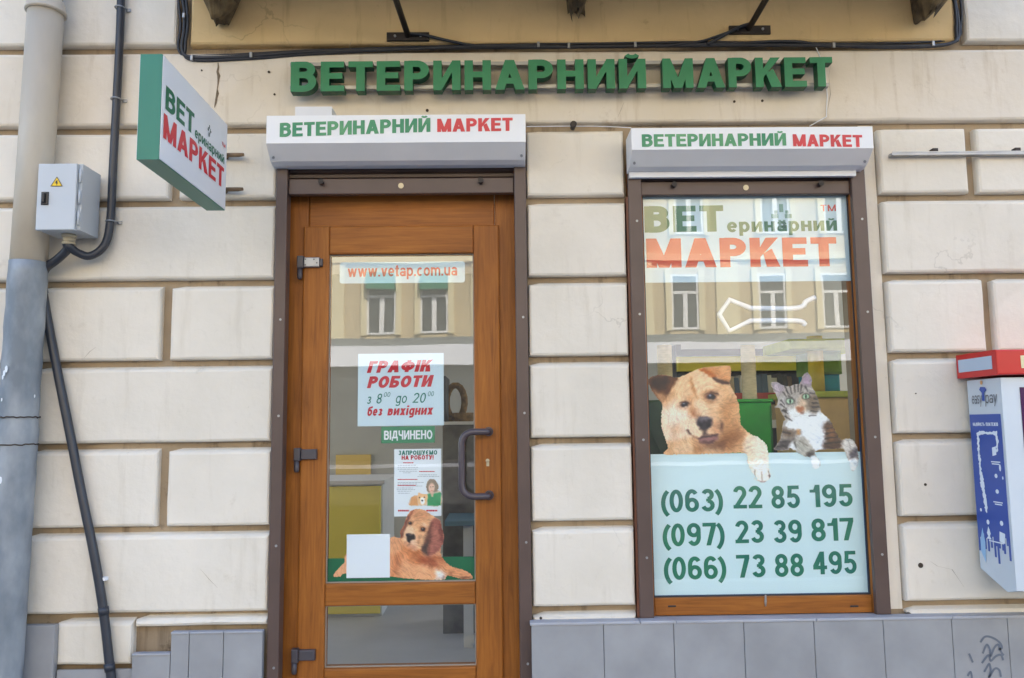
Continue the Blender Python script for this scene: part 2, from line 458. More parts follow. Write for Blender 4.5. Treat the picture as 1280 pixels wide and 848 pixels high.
def glyph(ch, t, xh=0.74):
    s = t / 2
    h = t * 0.88                   # horizontals a little thinner
    e = h / 2
    out = []
    def R_(x0, y0, x1, y1): out.append([Vector((x0, y0)), Vector((x1, y0)), Vector((x1, y1)), Vector((x0, y1))])
    def G(*p): out.append([Vector(q) for q in p])
    def K(pts, closed=False, tt=None): out.extend(_stroke(pts, tt or (t + h) / 2, closed))
    def bowl(y0, y1, w, left=None):
        ry = (y1 - y0) / 2 - e; xc = max(w - max(ry + s, .26), t * .9)
        K([(s if left is None else left, y1 - e), (xc, y1 - e)] + _arc(xc, (y0 + y1) / 2, w - s - xc, ry, 90, -90)[1:-1] + [(xc, y0 + e), (s if left is None else left, y0 + e)])
    def A_(w, H):
        b = t * 1.08
        G((0, 0), (b, 0), (w / 2 + b / 2, H), (w / 2 - b / 2, H)); G((w - b, 0), (w, 0), (w / 2 + b / 2, H), (w / 2 - b / 2, H))
        R_(w * .24, H * .2, w * .76, H * .2 + h)
    def I_(w, H):
        R_(0, 0, t, H); R_(w - t, 0, w, H); d = min(.42 * H, t * 1.7)
        G((t - .01, 0), (w - t + .01, H - d), (w - t + .01, H), (t - .01, d))
    def H_(w, H): R_(0, 0, t, H); R_(w - t, 0, w, H); R_(s, H * .52 - e, w - s, H * .52 + e)
    def K_(w, H):
        R_(0, 0, t, H)
        G((t * .9, .30 * H), (w - .01, H), (w - 1.25 * t, H), (t * .9, .30 * H + 1.25 * t * H))
        G((w - 1.25 * t, 0), (w + .02, 0), (t + .24 * w + .9 * t * .5, .62 * H), (t + .10 * w, .46 * H))
    def V_(w, H):
        R_(0, 0, t, H); bowl(H * .46, H, w * .95); bowl(0, H * .46 + h, w)
    def P_(w, H): R_(0, 0, t, H); bowl(H * .38, H, w)
    def O_(x, w, H, y0=0): K(_arc(x + w / 2, y0 + H / 2, w / 2 - s, H / 2 - e, 0, 360, 32)[:-1], True)
    def breve(cx, y, r=.15): K(_arc(cx, y + r * .75, r, r * .75, 200, 340, 8), tt=t * .55)
    def n_(x0, w, H):            # u-arch pieces used by m
        K([(x0 + w - s, 0), (x0 + w - s, H * .55)] + _arc(x0 + w / 2, H * .55, w / 2 - s, H * .45 - e, 0, 180)[1:])
    w = .66; H = 1.0
    low = {'в': 'В', 'и': 'И', 'н': 'Н', 'й': 'Й', 'к': 'К', 'т': 'Т', 'м': 'М', 'п': 'П', 'г': 'Г', 'х': 'Х'}
    c = ch
    if ch in low: c = low[ch]; H = xh
    sc = .82 if H < 1 else 1
    if c in 'Е': w = .62 * sc; R_(0, 0, t, H); R_(s, 0, w, h); R_(s, H - h, w - .01, H); R_(s, H * .52 - e, w - .05, H * .52 + e)
    elif c == 'В': w = .68 * sc; V_(w, H)
    elif c == 'Т' or c == 'T': w = .64 * sc; R_(0, H - h, w, H); R_(w / 2 - s, 0, w / 2 + s, H)
    elif c == 'И': w = .72 * sc; I_(w, H)
    elif c == 'Й': w = .72 * sc; I_(w, H); breve(w / 2, H + .07)
    elif c == 'Н': w = .70 * sc; H_(w, H)
    elif c == 'П': w = .70 * sc; R_(0, 0, t, H); R_(w - t, 0, w, H); R_(s, H - h, w - s, H)
    elif c == 'Ш': w = 1.0; R_(0, 0, t, H); R_(w / 2 - s, 0, w / 2 + s, H); R_(w - t, 0, w, H); R_(s, 0, w - s, h)
    elif c == 'А': w = .78; A_(w, H)
    elif c in 'МM':
        w = .86 * sc; R_(0, 0, t, H); R_(w - t, 0, w, H); b = t
        G((0, H), (b, H), (w / 2 + b * .5, 0), (w / 2 - b * .5, 0)); G((w - b, H), (w, H), (w / 2 + b * .5, 0), (w / 2 - b * .5, 0))
    elif c == 'К': w = .72 * sc; K_(w, H)
    elif c == 'Р': w = .66; P_(w, H)
    elif c == 'Г': w = .56; R_(0, 0, t, H); R_(s, H - h, w, H)
    elif c == 'І': w = t; R_(0, 0, t, H)
    elif c == 'О': w = .76; O_(0, w, H)
    elif c == 'Ф': w = .92; O_(0, w, .74, .14); R_(w / 2 - s, 0, w / 2 + s, H)
    elif c == 'Б': w = .68; R_(0, 0, t, H); R_(s, H - h, w - .05, H); bowl(0, .62, w)
    elif c == 'Д':
        w = .82; R_(0, .14, w, .14 + h); R_(0, -.12, t * .8, .15); R_(w - t * .8, -.12, w, .15); R_(w - .1 - t, .15, w - .1, H); R_(.24, H - h, w - .1, H)
        G((.1, .15), (.1 + t, .15), (.24 + t, H), (.24, H))
    elif c == 'Ч': w = .66; R_(w - t, 0, w, H); K([(s, H), (s, .66)] + _arc(s + .2, .66, .2, .24 - e + .02, 180, 270)[1:] + [(w - s, .44)])
    elif c == 'С': w = .70; K(_arc(w / 2 + .02, .5, w / 2 - s, .5 - e, 48, 312, 20))
    elif c == 'Ь': w = .64; R_(0, 0, t, H); bowl(0, .58, w)
    elif c == 'Л': w = .70; R_(w - t, 0, w, H); R_(.18, H - h, w - s, H); G((0, 0), (t, 0), (.18 + t, H), (.18, H))
    elif c == 'Ж':
        w = 1.0; R_(w / 2 - s, 0, w / 2 + s, H); b = t * 1.1
        G((0, 0), (b, 0), (w / 2 + .03, .5), (w / 2 + .03 - b, .56)); G((w - b, 0), (w, 0), (w / 2 - .03 + b, .56), (w / 2 - .03, .5))
        G((0, H), (w / 2 + .03 - b, .44), (w / 2 + .03, .5), (b, H)); G((w - b, H), (w / 2 - .03, .5), (w / 2 - .03 + b, .44), (w, H))
    elif c in 'З3':
        w = .62 if c == 'З' else .56
        K(_arc(w / 2, .74, w / 2 - s - .02, .26 - e, 160, -90)); K(_arc(w / 2, .275, w / 2 - s, .275 - e, 90, -165)); R_(w * .38, .5 - e * .7, w * .6, .5 + e * .9)
    elif c == 'У':
        w = .7; G((w - 1.1 * t, H), (w, H), (.22 + t * 1.0, 0), (.22, 0)); G((0, H), (1.1 * t, H), (w * .58, .36), (w * .45, .18)); R_(.06, 0, .3, h)
    elif c == 'Є': w = .68; K(_arc(w / 2 + .03, .5, w / 2 - s, .5 - e, 45, 315, 20)); R_(s, .5 - e, w * .72, .5 + e)
    elif c == 'Х':
        w = .72 * sc; b = t * 1.15; G((0, 0), (b, 0), (w, H), (w - b, H)); G((w - b, 0), (w, 0), (b, H), (0, H))
    elif c == '!': w = t; R_(0, .3, t, H); R_(0, 0, t, h)
    elif c == '.': w = t * 1.1; R_(0, 0, t * 1.1, t)
    elif c == ':': w = t; R_(0, 0, t, t); R_(0, .45, t, .45 + t)
    elif c == '+': w = .5; R_(0, .5 - e, w, .5 + e); R_(w / 2 - s, .25, w / 2 + s, .75)
    elif c == '-': w = .3; R_(0, .42 - e, w, .42 + e)
    elif c == '(': w = .27; K(_arc(.55, .40, .55 - s, .66, 125, 235, 14))
    elif c == ')': w = .27; K(_arc(-.28, .40, .55 - s, .66, 55, -55, 14))
    elif c == '0': w = .56; O_(0, w, H)
    elif c == '1': w = .40; R_(w - t, 0, w, H); R_(0, .66, w - t + .01, .66 + h * .8); G((w - t - .07, .66 + h * .7), (w - t + .01, .66 + h * .7), (w - t + .01, H), (w - t, H))
    elif c == '2': w = .56; R_(0, 0, w, h); K(_arc(w / 2, .70, w / 2 - s, .30 - e, 170, -35, 16) + [(s * 1.5, h * .7)])
    elif c == '4': w = .60; R_(w * .82 - t, 0, w * .82, H); R_(0, .22, w, .22 + h); G((0, .22), (.0, .40), (w * .82 - t, H), (w * .82, H), (t * .95, .24))
    elif c == '5': w = .56; R_(.06, H - h, w - .03, H); G((.03, .46), (.03 + t * .9, .46), (.08 + t * .9, H), (.08, H)); K(_arc(w / 2, .325, w / 2 - s, .325 - e, 130, -165, 18))
    elif c == '6': w = .57; O_(0, w, .62); K(_arc(w / 2, .62, w / 2 - s, .38 - e, 35, 180, 14) + [(s, .3)])
    elif c == '9': w = .57; O_(0, w, .62, .38); K(_arc(w / 2, .38, w / 2 - s, .38 - e, 215, 360, 14) + [(w - s, .7)])
    elif c == '7': w = .54; R_(0, H - h, w, H); G((.13, 0), (.13 + t, 0), (w, H - h), (w, H - .01), (w - t * 1.1, H - h))
    elif c == '8': w = .57; O_(.02, w - .04, .48 + e, .52 - e); O_(0, w, .5 + e)
    elif c in 'еe': w = .56; K(_arc(w / 2, xh / 2, w / 2 - s, xh / 2 - e, 2, 320, 22)); R_(s, xh / 2 - e * .9, w - s * .5, xh / 2 + e * .9)
    elif c in 'рp': w = .58; R_(0, -.27, t, xh); O_(0, w, xh)
    elif c in 'аa':
        w = .55; R_(w - t, 0, w, xh * .62); K(_arc(w / 2, xh - .24, w / 2 - s, .24 - e, 160, 0, 12)); O_(0, w - .03, xh * .58)
    elif c == 'б': w = .57; O_(0, w, xh * .95); K([(s, xh * .45), (s + .01, .74)] + _arc(s + .2, .74, .18, .2 - e + .02, 180, 90)[1:] + [(w - .03, 1 - e * .6)], tt=h)
    elif c == 'з':
        w = .48; K(_arc(w / 2, xh * .74, w / 2 - s, xh * .26 - e, 160, -90)); K(_arc(w / 2, xh * .27, w / 2 - s, xh * .27 - e, 90, -165)); R_(w * .38, xh * .5 - e * .8, w * .6, xh * .5 + e)
    elif c == 'і': w = t; R_(0, 0, t, xh); R_(0, xh + .1, t, xh + .1 + h)
    elif c == 'д': w = .58; O_(0, w, xh); R_(w - t, -.02, w, xh); K([(w - s, .05), (w - s, -.08)] + _arc(w / 2, -.08, w / 2 - s, .2 - e, 0, -150, 12)[1:])
    elif c in 'оo': w = .58; O_(0, w, xh)
    elif c == 'c': w = .54; K(_arc(w / 2 + .01, xh / 2, w / 2 - s, xh / 2 - e, 48, 312, 20))
    elif c == 'u': w = .55; R_(w - t, 0, w, xh); K([(s, xh), (s, xh * .45)] + _arc(w / 2, xh * .45, w / 2 - s, xh * .45 - e, 180, 360)[1:])
    elif c == 'm': w = .86; R_(0, 0, t, xh); n_(0, w / 2 + s, xh); n_(w / 2 - s, w / 2 + s, xh)
    elif c == 't': w = .34; R_(.08, .08, .08 + t, .95); R_(0, xh - h, w, xh); R_(.08 + s, 0, w, h); R_(.08, 0, .1 + t, .2)
    elif c == 's': w = .48; K(_arc(w / 2, xh * .735, w / 2 - s, xh * .265 - e, 30, 270, 14)); K(_arc(w / 2, xh * .265, w / 2 - s, xh * .265 - e, 90, -150, 14))
    elif c == 'v': w = .56; b = t * 1.08; G((0, xh), (b, xh), (w / 2 + b / 2, 0), (w / 2 - b / 2, 0)); G((w - b, xh), (w, xh), (w / 2 + b / 2, 0), (w / 2 - b / 2, 0))
    elif c == 'y': w = .56; b = t * 1.08; G((0, xh), (b, xh), (w / 2 + b / 2, 0), (w / 2 - b / 2, 0)); G((w - b, xh), (w, xh), (w / 2 - .1 + b / 2, -.27), (w / 2 - .1 - b / 2, -.27))
    elif c == 'w':
        w = .84; b = t
        for x in (0, w / 2 - b / 2):
            q = w / 4 + b / 4
            G((x, xh), (x + b, xh), (x + q + b / 2, 0), (x + q - b / 2, 0)); G((x + w / 2 - b / 2, xh), (x + w / 2 + b / 2, xh), (x + q + b / 2, 0), (x + q - b / 2, 0))
    elif c == ' ': w = .30
    return out, w

_GC = {}
def gmesh(ch, t):
    """Union of a glyph's strokes: (points, triangles, boundary edges, width)."""
    k = (ch, round(t, 3))
    if k in _GC: return _GC[k]
    polys, w = glyph(ch, t)
    if not polys: _GC[k] = ([], [], [], w); return _GC[k]
    vs, fs = [], []
    for p in polys:
        ar = sum(p[i].x * p[(i + 1) % len(p)].y - p[(i + 1) % len(p)].x * p[i].y for i in range(len(p)))
        if abs(ar) < 1e-7: continue
        if ar < 0: p = p[::-1]
        fs.append(list(range(len(vs), len(vs) + len(p)))); vs += [Vector((q.x, q.y)) for q in p]
    ov, oe, of, _, _, fo = delaunay_2d_cdt(vs, [], fs, 0, 1e-5)
    tri = [list(f) for f, o in zip(of, fo) if o]
    cnt = {}
    for f in tri:
        for i in range(len(f)):
            a, b = f[i], f[(i + 1) % len(f)]
            cnt[(a, b)] = 1
    bd = [(a, b) for (a, b) in cnt if (b, a) not in cnt]
    _GC[k] = ([(v.x, v.y) for v in ov], tri, bd, w)
    return _GC[k]

def layout(text, t, gap=.10, slant=0.0):
    x = 0; res = []
    for ch in text:
        g = gmesh(ch, t)
        if ch != ' ': res.append((ch, x, g))
        x += g[3] + (gap if ch != ' ' else .04)
    return res, x - gap

def glyph_into(mb, g, x, o, U, Vv, slant, N=None, depth=0, m=0, ms=0):
    pts, tri, bd, _ = g
    fr = [o + U * (x + px + slant * py) + Vv * py for px, py in pts]
    flip = N is not None and U.cross(Vv).dot(N) > 0    # N points away from the viewer
    mb.add(fr, [f[::-1] if flip else f for f in tri], m)
    if depth:
        n = len(fr); off = len(mb.v) - n
        mb.add([p + N * depth for p in fr], [f if flip else f[::-1] for f in tri], ms)
        for a, b in bd:
            q = [off + a, off + n + a, off + n + b, off + b]
            mb.f.append(q); mb.m.append(ms); mb.s.append(False)

def letter(text, p0, p1, cap, t=.22, gap=.1, slant=0.0, mb=None, m=0, upv=(0, 0, 1)):
    """Flat lettering from baseline point p0 to baseline point p1, caps `cap` metres high."""
    p0, p1 = Vector(p0), Vector(p1)
    res, width = layout(text, t, gap, slant)
    U = (p1 - p0) / (width + abs(slant)); Vv = Vector(upv) * cap
    mb = mb or MB()
    for ch, x, g in res: glyph_into(mb, g, x, p0, U, Vv, slant, m=m)
    return mb

def tx(text, xl, yl, xr, yr, cap_px, Y, **k):
    """Lettering measured on the photograph, set on the plane y = Y."""
    D = Y - CAM.y
    return letter(text, at(xl, yl, Y), at(xr, yr, Y), cap_px * D / 1000 * 1.01, **k)

# ------------------------------------------------------------------ printed pictures (flat prints on the glass)
def _sd(poly, P):
    poly = np.asarray(poly, float); n = len(poly)
    d = np.full(len(P), 1e9); ins = np.zeros(len(P), bool)
    for i in range(n):
        a, b = poly[i], poly[(i + 1) % n]
        e = b - a; wv = P - a
        h = np.clip((wv @ e) / max(e @ e, 1e-9), 0, 1)
        d = np.minimum(d, np.hypot(*(wv - h[:, None] * e).T))
        c = (a[1] > P[:, 1]) != (b[1] > P[:, 1])
        with np.errstate(divide='ignore', invalid='ignore'):
            xx = (b[0] - a[0]) * (P[:, 1] - a[1]) / (b[1] - a[1] if b[1] != a[1] else 1e-9) + a[0]
        ins ^= c & (P[:, 0] < xx)
    return np.where(ins, -d, d)

def spline(poly, n=4):
    """Catmull-Rom closed curve through the outline points."""
    P = np.asarray(poly, float); k = len(P); o = []
    for i in range(k):
        a, b, c, d = P[i - 1], P[i], P[(i + 1) % k], P[(i + 2) % k]
        for s in range(n):
            u = s / n
            o.append(.5 * ((2 * b) + (-a + c) * u + (2 * a - 5 * b + 4 * c - d) * u * u + (-a + 3 * b - 3 * c + d) * u ** 3))
    return np.array(o)

_tab = rng.random((64, 64))
def vnoise(x, y):
    xi = np.floor(x).astype(int); yi = np.floor(y).astype(int); fx = x - xi; fy = y - yi
    fx = fx * fx * (3 - 2 * fx); fy = fy * fy * (3 - 2 * fy)
    g = lambda i, j: _tab[i % 64, j % 64]
    return (g(xi, yi) * (1 - fx) + g(xi + 1, yi) * fx) * (1 - fy) + (g(xi, yi + 1) * (1 - fx) + g(xi + 1, yi + 1) * fx) * fy

def picture(name, outlines, Y, base, ops, step=.8, fur=.08, fc=None, parent=None, **k):
    """A print cut to `outlines` (photo measures), coloured patch by patch: ops are
    (shape, rgb, softness, strength); a shape is a polygon or ('e', cx, cy, rx, ry, angle)."""
    outs = [spline(o) for o in outlines]
    al = np.vstack(outs); lo = al.min(0); hi = al.max(0)
    xs = np.arange(lo[0] - step, hi[0] + 2 * step, step); ys = np.arange(lo[1] - step, hi[1] + 2 * step, step)
    gx, gy = np.meshgrid(xs, ys); P = np.stack([gx.ravel(), gy.ravel()], 1)
    dd = np.min([_sd(o, P) for o in outs], 0)
    nz = (vnoise(P[:, 0] * .8, P[:, 1] * .8) - .5) * 1.2
    inside = (dd + nz) < .2
    C = np.tile(np.asarray(base, float), (len(P), 1))
    wob = np.stack([vnoise(P[:, 0] * .35 + 7, P[:, 1] * .35) - .5, vnoise(P[:, 0] * .35, P[:, 1] * .35 + 19) - .5], 1) * 2.4
    for sh, rgb, soft, st in ops:
        Pq = P + wob * min(1, soft / 3)
        if isinstance(sh[0], str):
            _, cx, cy, rx, ry, an = sh
            a = R(an); dx, dy = Pq[:, 0] - cx, Pq[:, 1] - cy
            u = (dx * cos(a) + dy * sin(a)) / rx; v = (-dx * sin(a) + dy * cos(a)) / ry
            d = (np.hypot(u, v) - 1) * min(rx, ry)
        else: d = _sd(spline(sh) if len(sh) > 4 else sh, Pq)
        mk = np.clip(.5 - d / (2 * max(soft, .3)), 0, 1); mk = mk * mk * (3 - 2 * mk) * st
        C = C * (1 - mk[:, None]) + np.asarray(rgb, float) * mk[:, None]
    if fur:
        cx, cy = fc if fc else P.mean(0) + (0, 15)
        wx = P[:, 0] + 9 * (vnoise(P[:, 0] * .12, P[:, 1] * .12) - .5); wy = P[:, 1] + 9 * (vnoise(P[:, 0] * .12 + 31, P[:, 1] * .12) - .5)
        rr = np.hypot(wx - cx, wy - cy); th_ = np.arctan2(wy - cy, wx - cx)
        f = vnoise(th_ * np.maximum(rr, 6) * 1.15, rr * .30) + .6 * vnoise(th_ * np.maximum(rr, 6) * .6 + 11, rr * .2) + .5 * vnoise(P[:, 0] * .3 + 3, P[:, 1] * .28) + .5 * rng.random(len(P)) - 1.3
        C = np.clip(C * (1 + fur * 2.4 * f[:, None]), 0, 255)
    C = np.clip((C - 150) * 1.2 + 160, 6, 248)          # printed with strong contrast
    lc = lin(C)
    nx, ny = len(xs), len(ys)
    I = inside.reshape(ny, nx); idx = np.arange(nx * ny).reshape(ny, nx)
    q = I[:-1, :-1] & I[1:, :-1] & I[:-1, 1:] & I[1:, 1:]
    F4 = np.stack([idx[:-1, :-1][q], idx[1:, :-1][q], idx[1:, 1:][q], idx[:-1, 1:][q]], 1)
    used = np.unique(F4); rm = np.full(nx * ny, -1); rm[used] = np.arange(len(used))
    mb = MB(); mb.v = [tuple(at(P[i, 0], P[i, 1], Y)) for i in used]; mb.f = rm[F4].tolist(); mb.m = [0] * len(F4); mb.s = [False] * len(F4)
    o = build(name, mb, PRINT, parent, **k)
    ca = o.data.color_attributes.new('Col', 'FLOAT_COLOR', 'POINT')
    ca.data.foreach_set('color', np.concatenate([lc[used], np.ones((len(used), 1))], 1).astype(np.float32).ravel())
    return o

def zm(pts, ox, oy, sc): return [(ox + x / sc, oy + y / sc) for x, y in pts]

# =================================================================== the street
def sheet(name, x0, x1, y0, y1, z, m, th=.2):
    build(name, MB().box(x0, x1, y0, y1, z - th, z), m, kind='structure')
sheet('ground', -220, 220, -220, 160, -0.25, PAVE, .3)
sheet('pavement', -40, 40, -3.9, -0.0, 0.0, PAVE)
sheet('road', -40, 40, -26.8, -4.05, -0.13, ASPH, .1)
sheet('far_pavement', -40, 40, -30.0, -26.95, 0.0, ASPH)
build('kerb', MB().box(-40, 40, -4.05, -3.9, -.2, 0.003, ch=.01), TILETOP, kind='structure')
build('far_kerb', MB().box(-40, 40, -26.95, -26.8, -.2, 0.003), TILETOP, kind='structure')

# =================================================================== the shop building
shop = thing('shop_building', (0, 0, 0), 'cream rusticated plaster shop front with grey tiled base, oak door and display window', 'building')
ZT = [3.188, 2.809, 2.471, 2.106, 1.749, 1.392, 1.035, .678]      # undersides of the block courses
GH = .040                                                        # groove height
ZB = [z - GH for z in ZT]
DX0, DX1 = X_(340, 520), X_(660, 400)                            # door opening in the wall
WX0, WX1 = X_(791, 480), X_(1094, 450)                           # window opening
DZ0, DZ1 = .2, 2.66
WZ0, WZ1 = Z_(950, 770), 2.62
GY = .042                                                        # groove depth
base = MB()
y0, y1 = GY, .30
base.box(-30, DX0, y0, y1, 0, 14); base.box(DX1, WX0, y0, y1, 0, 14); base.box(WX1, 30, y0, y1, 0, 14)
base.box(DX0, DX1, y0, y1, DZ1, 14); base.box(WX0, WX1, y0, y1, WZ1, 14); base.box(WX0, WX1, y0, y1, 0, WZ0)
base.box(DX0, DX1, y0, y1, 0, DZ0)
def block(x0, x1, z0, z1, m=1):
    if x1 - x0 < .02: return
    # edges worn by hand: every ring of the block wanders by a millimetre or two, with chipped spots
    cs = ((GY + .004, 0, 0), (.016, 0, .4), (.0045, .0045, 1), (0, .013, 1))
    def seg(L): return max(2, int(L / .05))
    nx, nz = seg(x1 - x0), seg(z1 - z0); per = 2 * (nx + nz)
    wob = [random.gauss(0, .0011) - (.006 * random.random() if random.random() < .035 else 0) for _ in range(per)]
    wob = [(wob[i - 1] + 2 * wob[i] + wob[(i + 1) % per]) / 4 + .0012 * sin(i * .55) for i in range(per)]
    vs, fs = [], []
    for y, c, amp in cs:
        c0 = c; k = 0
        for i in range(nx): vs.append((x0 + c + (x1 - x0 - 2 * c) * i / nx, y, z0 + c - wob[k] * amp)); k += 1
        for i in range(nz): vs.append((x1 - c + wob[k] * amp, y, z0 + c + (z1 - z0 - 2 * c) * i / nz)); k += 1
        for i in range(nx): vs.append((x1 - c - (x1 - x0 - 2 * c) * i / nx, y, z1 - c + wob[k] * amp + (.015 if amp == 0 else .004 if amp == .4 else 0))); k += 1
        for i in range(nz): vs.append((x0 + c - wob[k] * amp, y, z1 - c - (z1 - z0 - 2 * c) * i / nz)); k += 1
    for r in range(3):
        for i in range(per):
            j = (i + 1) % per
            fs.append((r * per + i, r * per + j, (r + 1) * per + j, (r + 1) * per + i))
    fs.append(tuple(range(3 * per, 4 * per)))
    base.add(vs, fs, m)
JW = .022                                                        # half a vertical joint
PR0, PR1 = X_(31, 120), -2.035                                          # recess behind the drainpipe
def course(k, joints_l, joints_r):
    """Course k lies between groove k (above) and groove k+1 (below)."""
    z1 = ZB[k] if k >= 0 else 14
    z0 = ZT[k + 1] if k + 1 < len(ZT) else .62
    mm = 1
    def run(a, b, js):
        xs = [a] + [v for j in js if a < j < b for v in (j - JW, j + JW)] + [b]
        for i in range(0, len(xs), 2): block(xs[i], xs[i + 1], z0, z1, mm)
    run(-7, PR0, [-3.1 if k % 2 else -2.8]); run(PR1, DX0 - .002, joints_l)
    run(DX1 + .004, WX0 - .012, []); run(WX1 + .075, 7, joints_r)
jl3, jl5, jl1 = X_(206, 407), X_(202, 610), X_(217, 235)
jr1, jr3 = X_(1216, 205), X_(1238, 395)
course(1, [jl1], [jr1, jr1 + 1.3]); course(2, [], [jr3 + .5]); course(3, [jl3], [jr3]); course(4, [], [jr3 + .6])
course(5, [jl5], [jr3]); course(6, [], [jr3 + .6])
# last course by hand: broken on the left where the tiles start
block(X_(70, 800), X_(165, 800), Z_(120, 832), Z_(120, 779)); block(X_(168, 790), DX0 - .002, Z_(250, 783), Z_(250, 774.5))
block(DX1 + .004, WX0 - .012, Z_(720, 776), ZB[7])
block(WX1 + .075, 7, Z_(1200, 766), ZB[7])
# frieze and the wall above it: unbroken bands of yellowed plaster, split by the cable grooves
jt0, jt1 = X_(229, 35), X_(1200, 25)
for (a, b) in ((-7, PR0), (PR1, 7)): block(a, b, ZT[1], ZB[0], 2)
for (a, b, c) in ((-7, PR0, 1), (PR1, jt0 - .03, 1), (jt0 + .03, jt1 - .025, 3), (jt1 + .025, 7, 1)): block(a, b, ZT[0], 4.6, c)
base.box(PR0 + .002, PR1 - .002, GY - .02, GY + .002, 0, 4.6, 1)
# plain margin beside the window, level with the groove bottoms
base.box(WX1 + .002, WX1 + .07, GY - .006, GY + .002, Z_(1115, 764), ZT[1] - .01, 1)
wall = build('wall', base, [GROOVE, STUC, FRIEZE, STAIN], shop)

# plinth
pl = MB(); PY = -.055
px0 = X_(664, 790, PY); pz = Z_(900, 775, PY)
jx = [px0] + [X_(x, 815, PY) for x in (755, 843, 931, 1019, 1106, 1192, 1262)] + [X_(1262, 815, PY) + .31 * i for i in range(1, 9)]
for a, b in zip(jx, jx[1:]): pl.box(a + .0012, b - .0012, PY, PY + .012, 0, pz - .012, 0, ch=.0015)
pl.box(px0 + .002, jx[-1], PY + .008, -.0005, 0, pz - .013, 2)
pl.box(px0 - .004, WX0 - .008, PY - .004, .0, pz - .012, pz, 1, ch=.003)
for a, b in zip([WX0 - .006] + [X_(v, 780, PY) for v in (845, 1021, 1191)], [X_(v, 780, PY) for v in (845, 1021, 1191)] + [jx[-1]]):
    pl.box(a + .0008, b - .0008, PY - .004, .0, pz - .012, pz, 1, ch=.003)
plinth = build('plinth', pl, [TILE, TILETOP, GROUT], shop)
sillz = pz
sl = MB().box(WX0 + .003, WX1 - .003, .0, .10, pz - .03, pz - .002, 0)
build('window_ledge', sl, TILETOP, shop)
pl = MB()
zt = Z_(250, 790, -.03)
for a, b in ((20, 68),): pl.box(X_(a, 800, -.03), X_(b, 800, -.03), -.03, -.0005, 0, Z_(50, 782, -.03), 0, ch=.004)
xs = [X_(v, 815, -.03) for v in (165, 213, 236, 279, 328)]
for i, (a, b) in enumerate(zip(xs, xs[1:])):
    pl.box(a + .0012, b - .0012, -.03, -.0005, 0, (Z_(190, 817, -.03) if i == 0 else zt) - .008, 0, ch=.002)
    pl.box(a + .0008, b - .0008, -.034, -.0005, (Z_(190, 817, -.03) if i == 0 else zt) - .0075, Z_(190, 817, -.03) if i == 0 else zt, 1, ch=.002)
pl.box(X_(70, 835, -.02), X_(165, 835, -.02), -.012, -.0006, 0, Z_(120, 838, -.02), 0)
build('tile_patch', pl, [TILE, TILETOP], shop, label='leftover grey wall tiles low on the left, partly broken away')

# stone corbels and the balcony they carry
corb = []
def corbel(px, py, hw, name='corbel', lab=None):
    c = MB(); x = X_(px, 10); zt_ = 3.459; zb = Z_(px, py)
    prof = [(0, zt_), (-.95, zt_), (-.96, zt_ - .05), (-.6, zt_ - .07), (-.35, zt_ - .09), (-.22, zt_ - .13), (-.15, zt_ - .20), (-.11, zb + .07), (-.07, zb + .015), (-.02, zb), (0, zb + .02)]
    n = 13
    rings = []
    for i in range(n):
        u = i / (n - 1) * 2 - 1
        wv = hw
        ins = .012 * (abs(u) > .9)
        rings.append([Vector((x + u * wv * (1.05 if z > zt_ - .16 else .9 if z > zb + .1 else .62 if z > zb + .03 else .4) + .012 * sin(z * 40), yy * (math.sqrt(max(0, 1 - (.85 * u) ** 2)) if yy > -.3 else 1), zz)) for yy, zz in prof for z in (zz,)])
    k = len(prof); vs = [p for r in rings for p in r]; fs = []
    for i in range(n - 1):
        for j in range(k - 1): fs.append((i * k + j, i * k + j + 1, (i + 1) * k + j + 1, (i + 1) * k + j))
    fs += [tuple(range(k)), tuple(range((n - 1) * k, n * k))[::-1]]
    c.add(vs, fs, 0)
    c.rough(.022, 17); c.rough(.010, 50)
    return build(name, c, STONE, shop, label=lab)
corbel(283, 36, .062); corbel(718, 20, .038); corbel(1150, 30, .062)
bx0, bx1 = X_(238, 10) , X_(1190, 10)
build('balcony', MB().box(bx0, bx1, -1.2, -.001, 3.46, 3.62).box(bx0 - .03, bx1 + .03, -1.26, -.001, 3.6205, 3.70), STUC, shop)

# cracks, old screw holes
def ribbon(pts, wd, Y=-.0015):
    mb = MB(); L_ = []
    for i, (x, y) in enumerate(pts):
        ww = wd * (.4 + random.random()) * (0.35 if i in (0, len(pts) - 1) else 1)
        L_.append((at(x - ww, y, Y), at(x + ww, y, Y)))
    for a, b in zip(L_, L_[1:]): mb.add([a[0], a[1], b[1], b[0]], [(0, 3, 2, 1)])
    return mb
CR = mat('open_crack', s3(134, 118, 98), .95, var=.4, vscale=60)
build('crack', ribbon([(272.5, 78), (273, 84), (272, 90), (273.5, 95), (273, 100), (272.5, 106), (271.5, 112), (272, 117), (270.5, 123), (269.5, 129), (268, 135)], 1.5), CR, shop)
HAIR = mat('hairline_crack', s3(170, 158, 140), .95)
for k, pts in enumerate(([(1040, 72), (1036, 95), (1038, 118), (1034, 140), (1036, 148)], [(780, 128), (776, 138), (772, 147)],
                         [(1163, 702), (1172, 708), (1190, 712), (1197, 722), (1205, 734)], [(440, 66), (437, 58), (440, 48)],
                         [(250, 711), (262, 725), (272, 735)], [(105, 448), (112, 440), (120, 434)])):
    build('hairline_crack', ribbon(pts, .35), HAIR, shop)
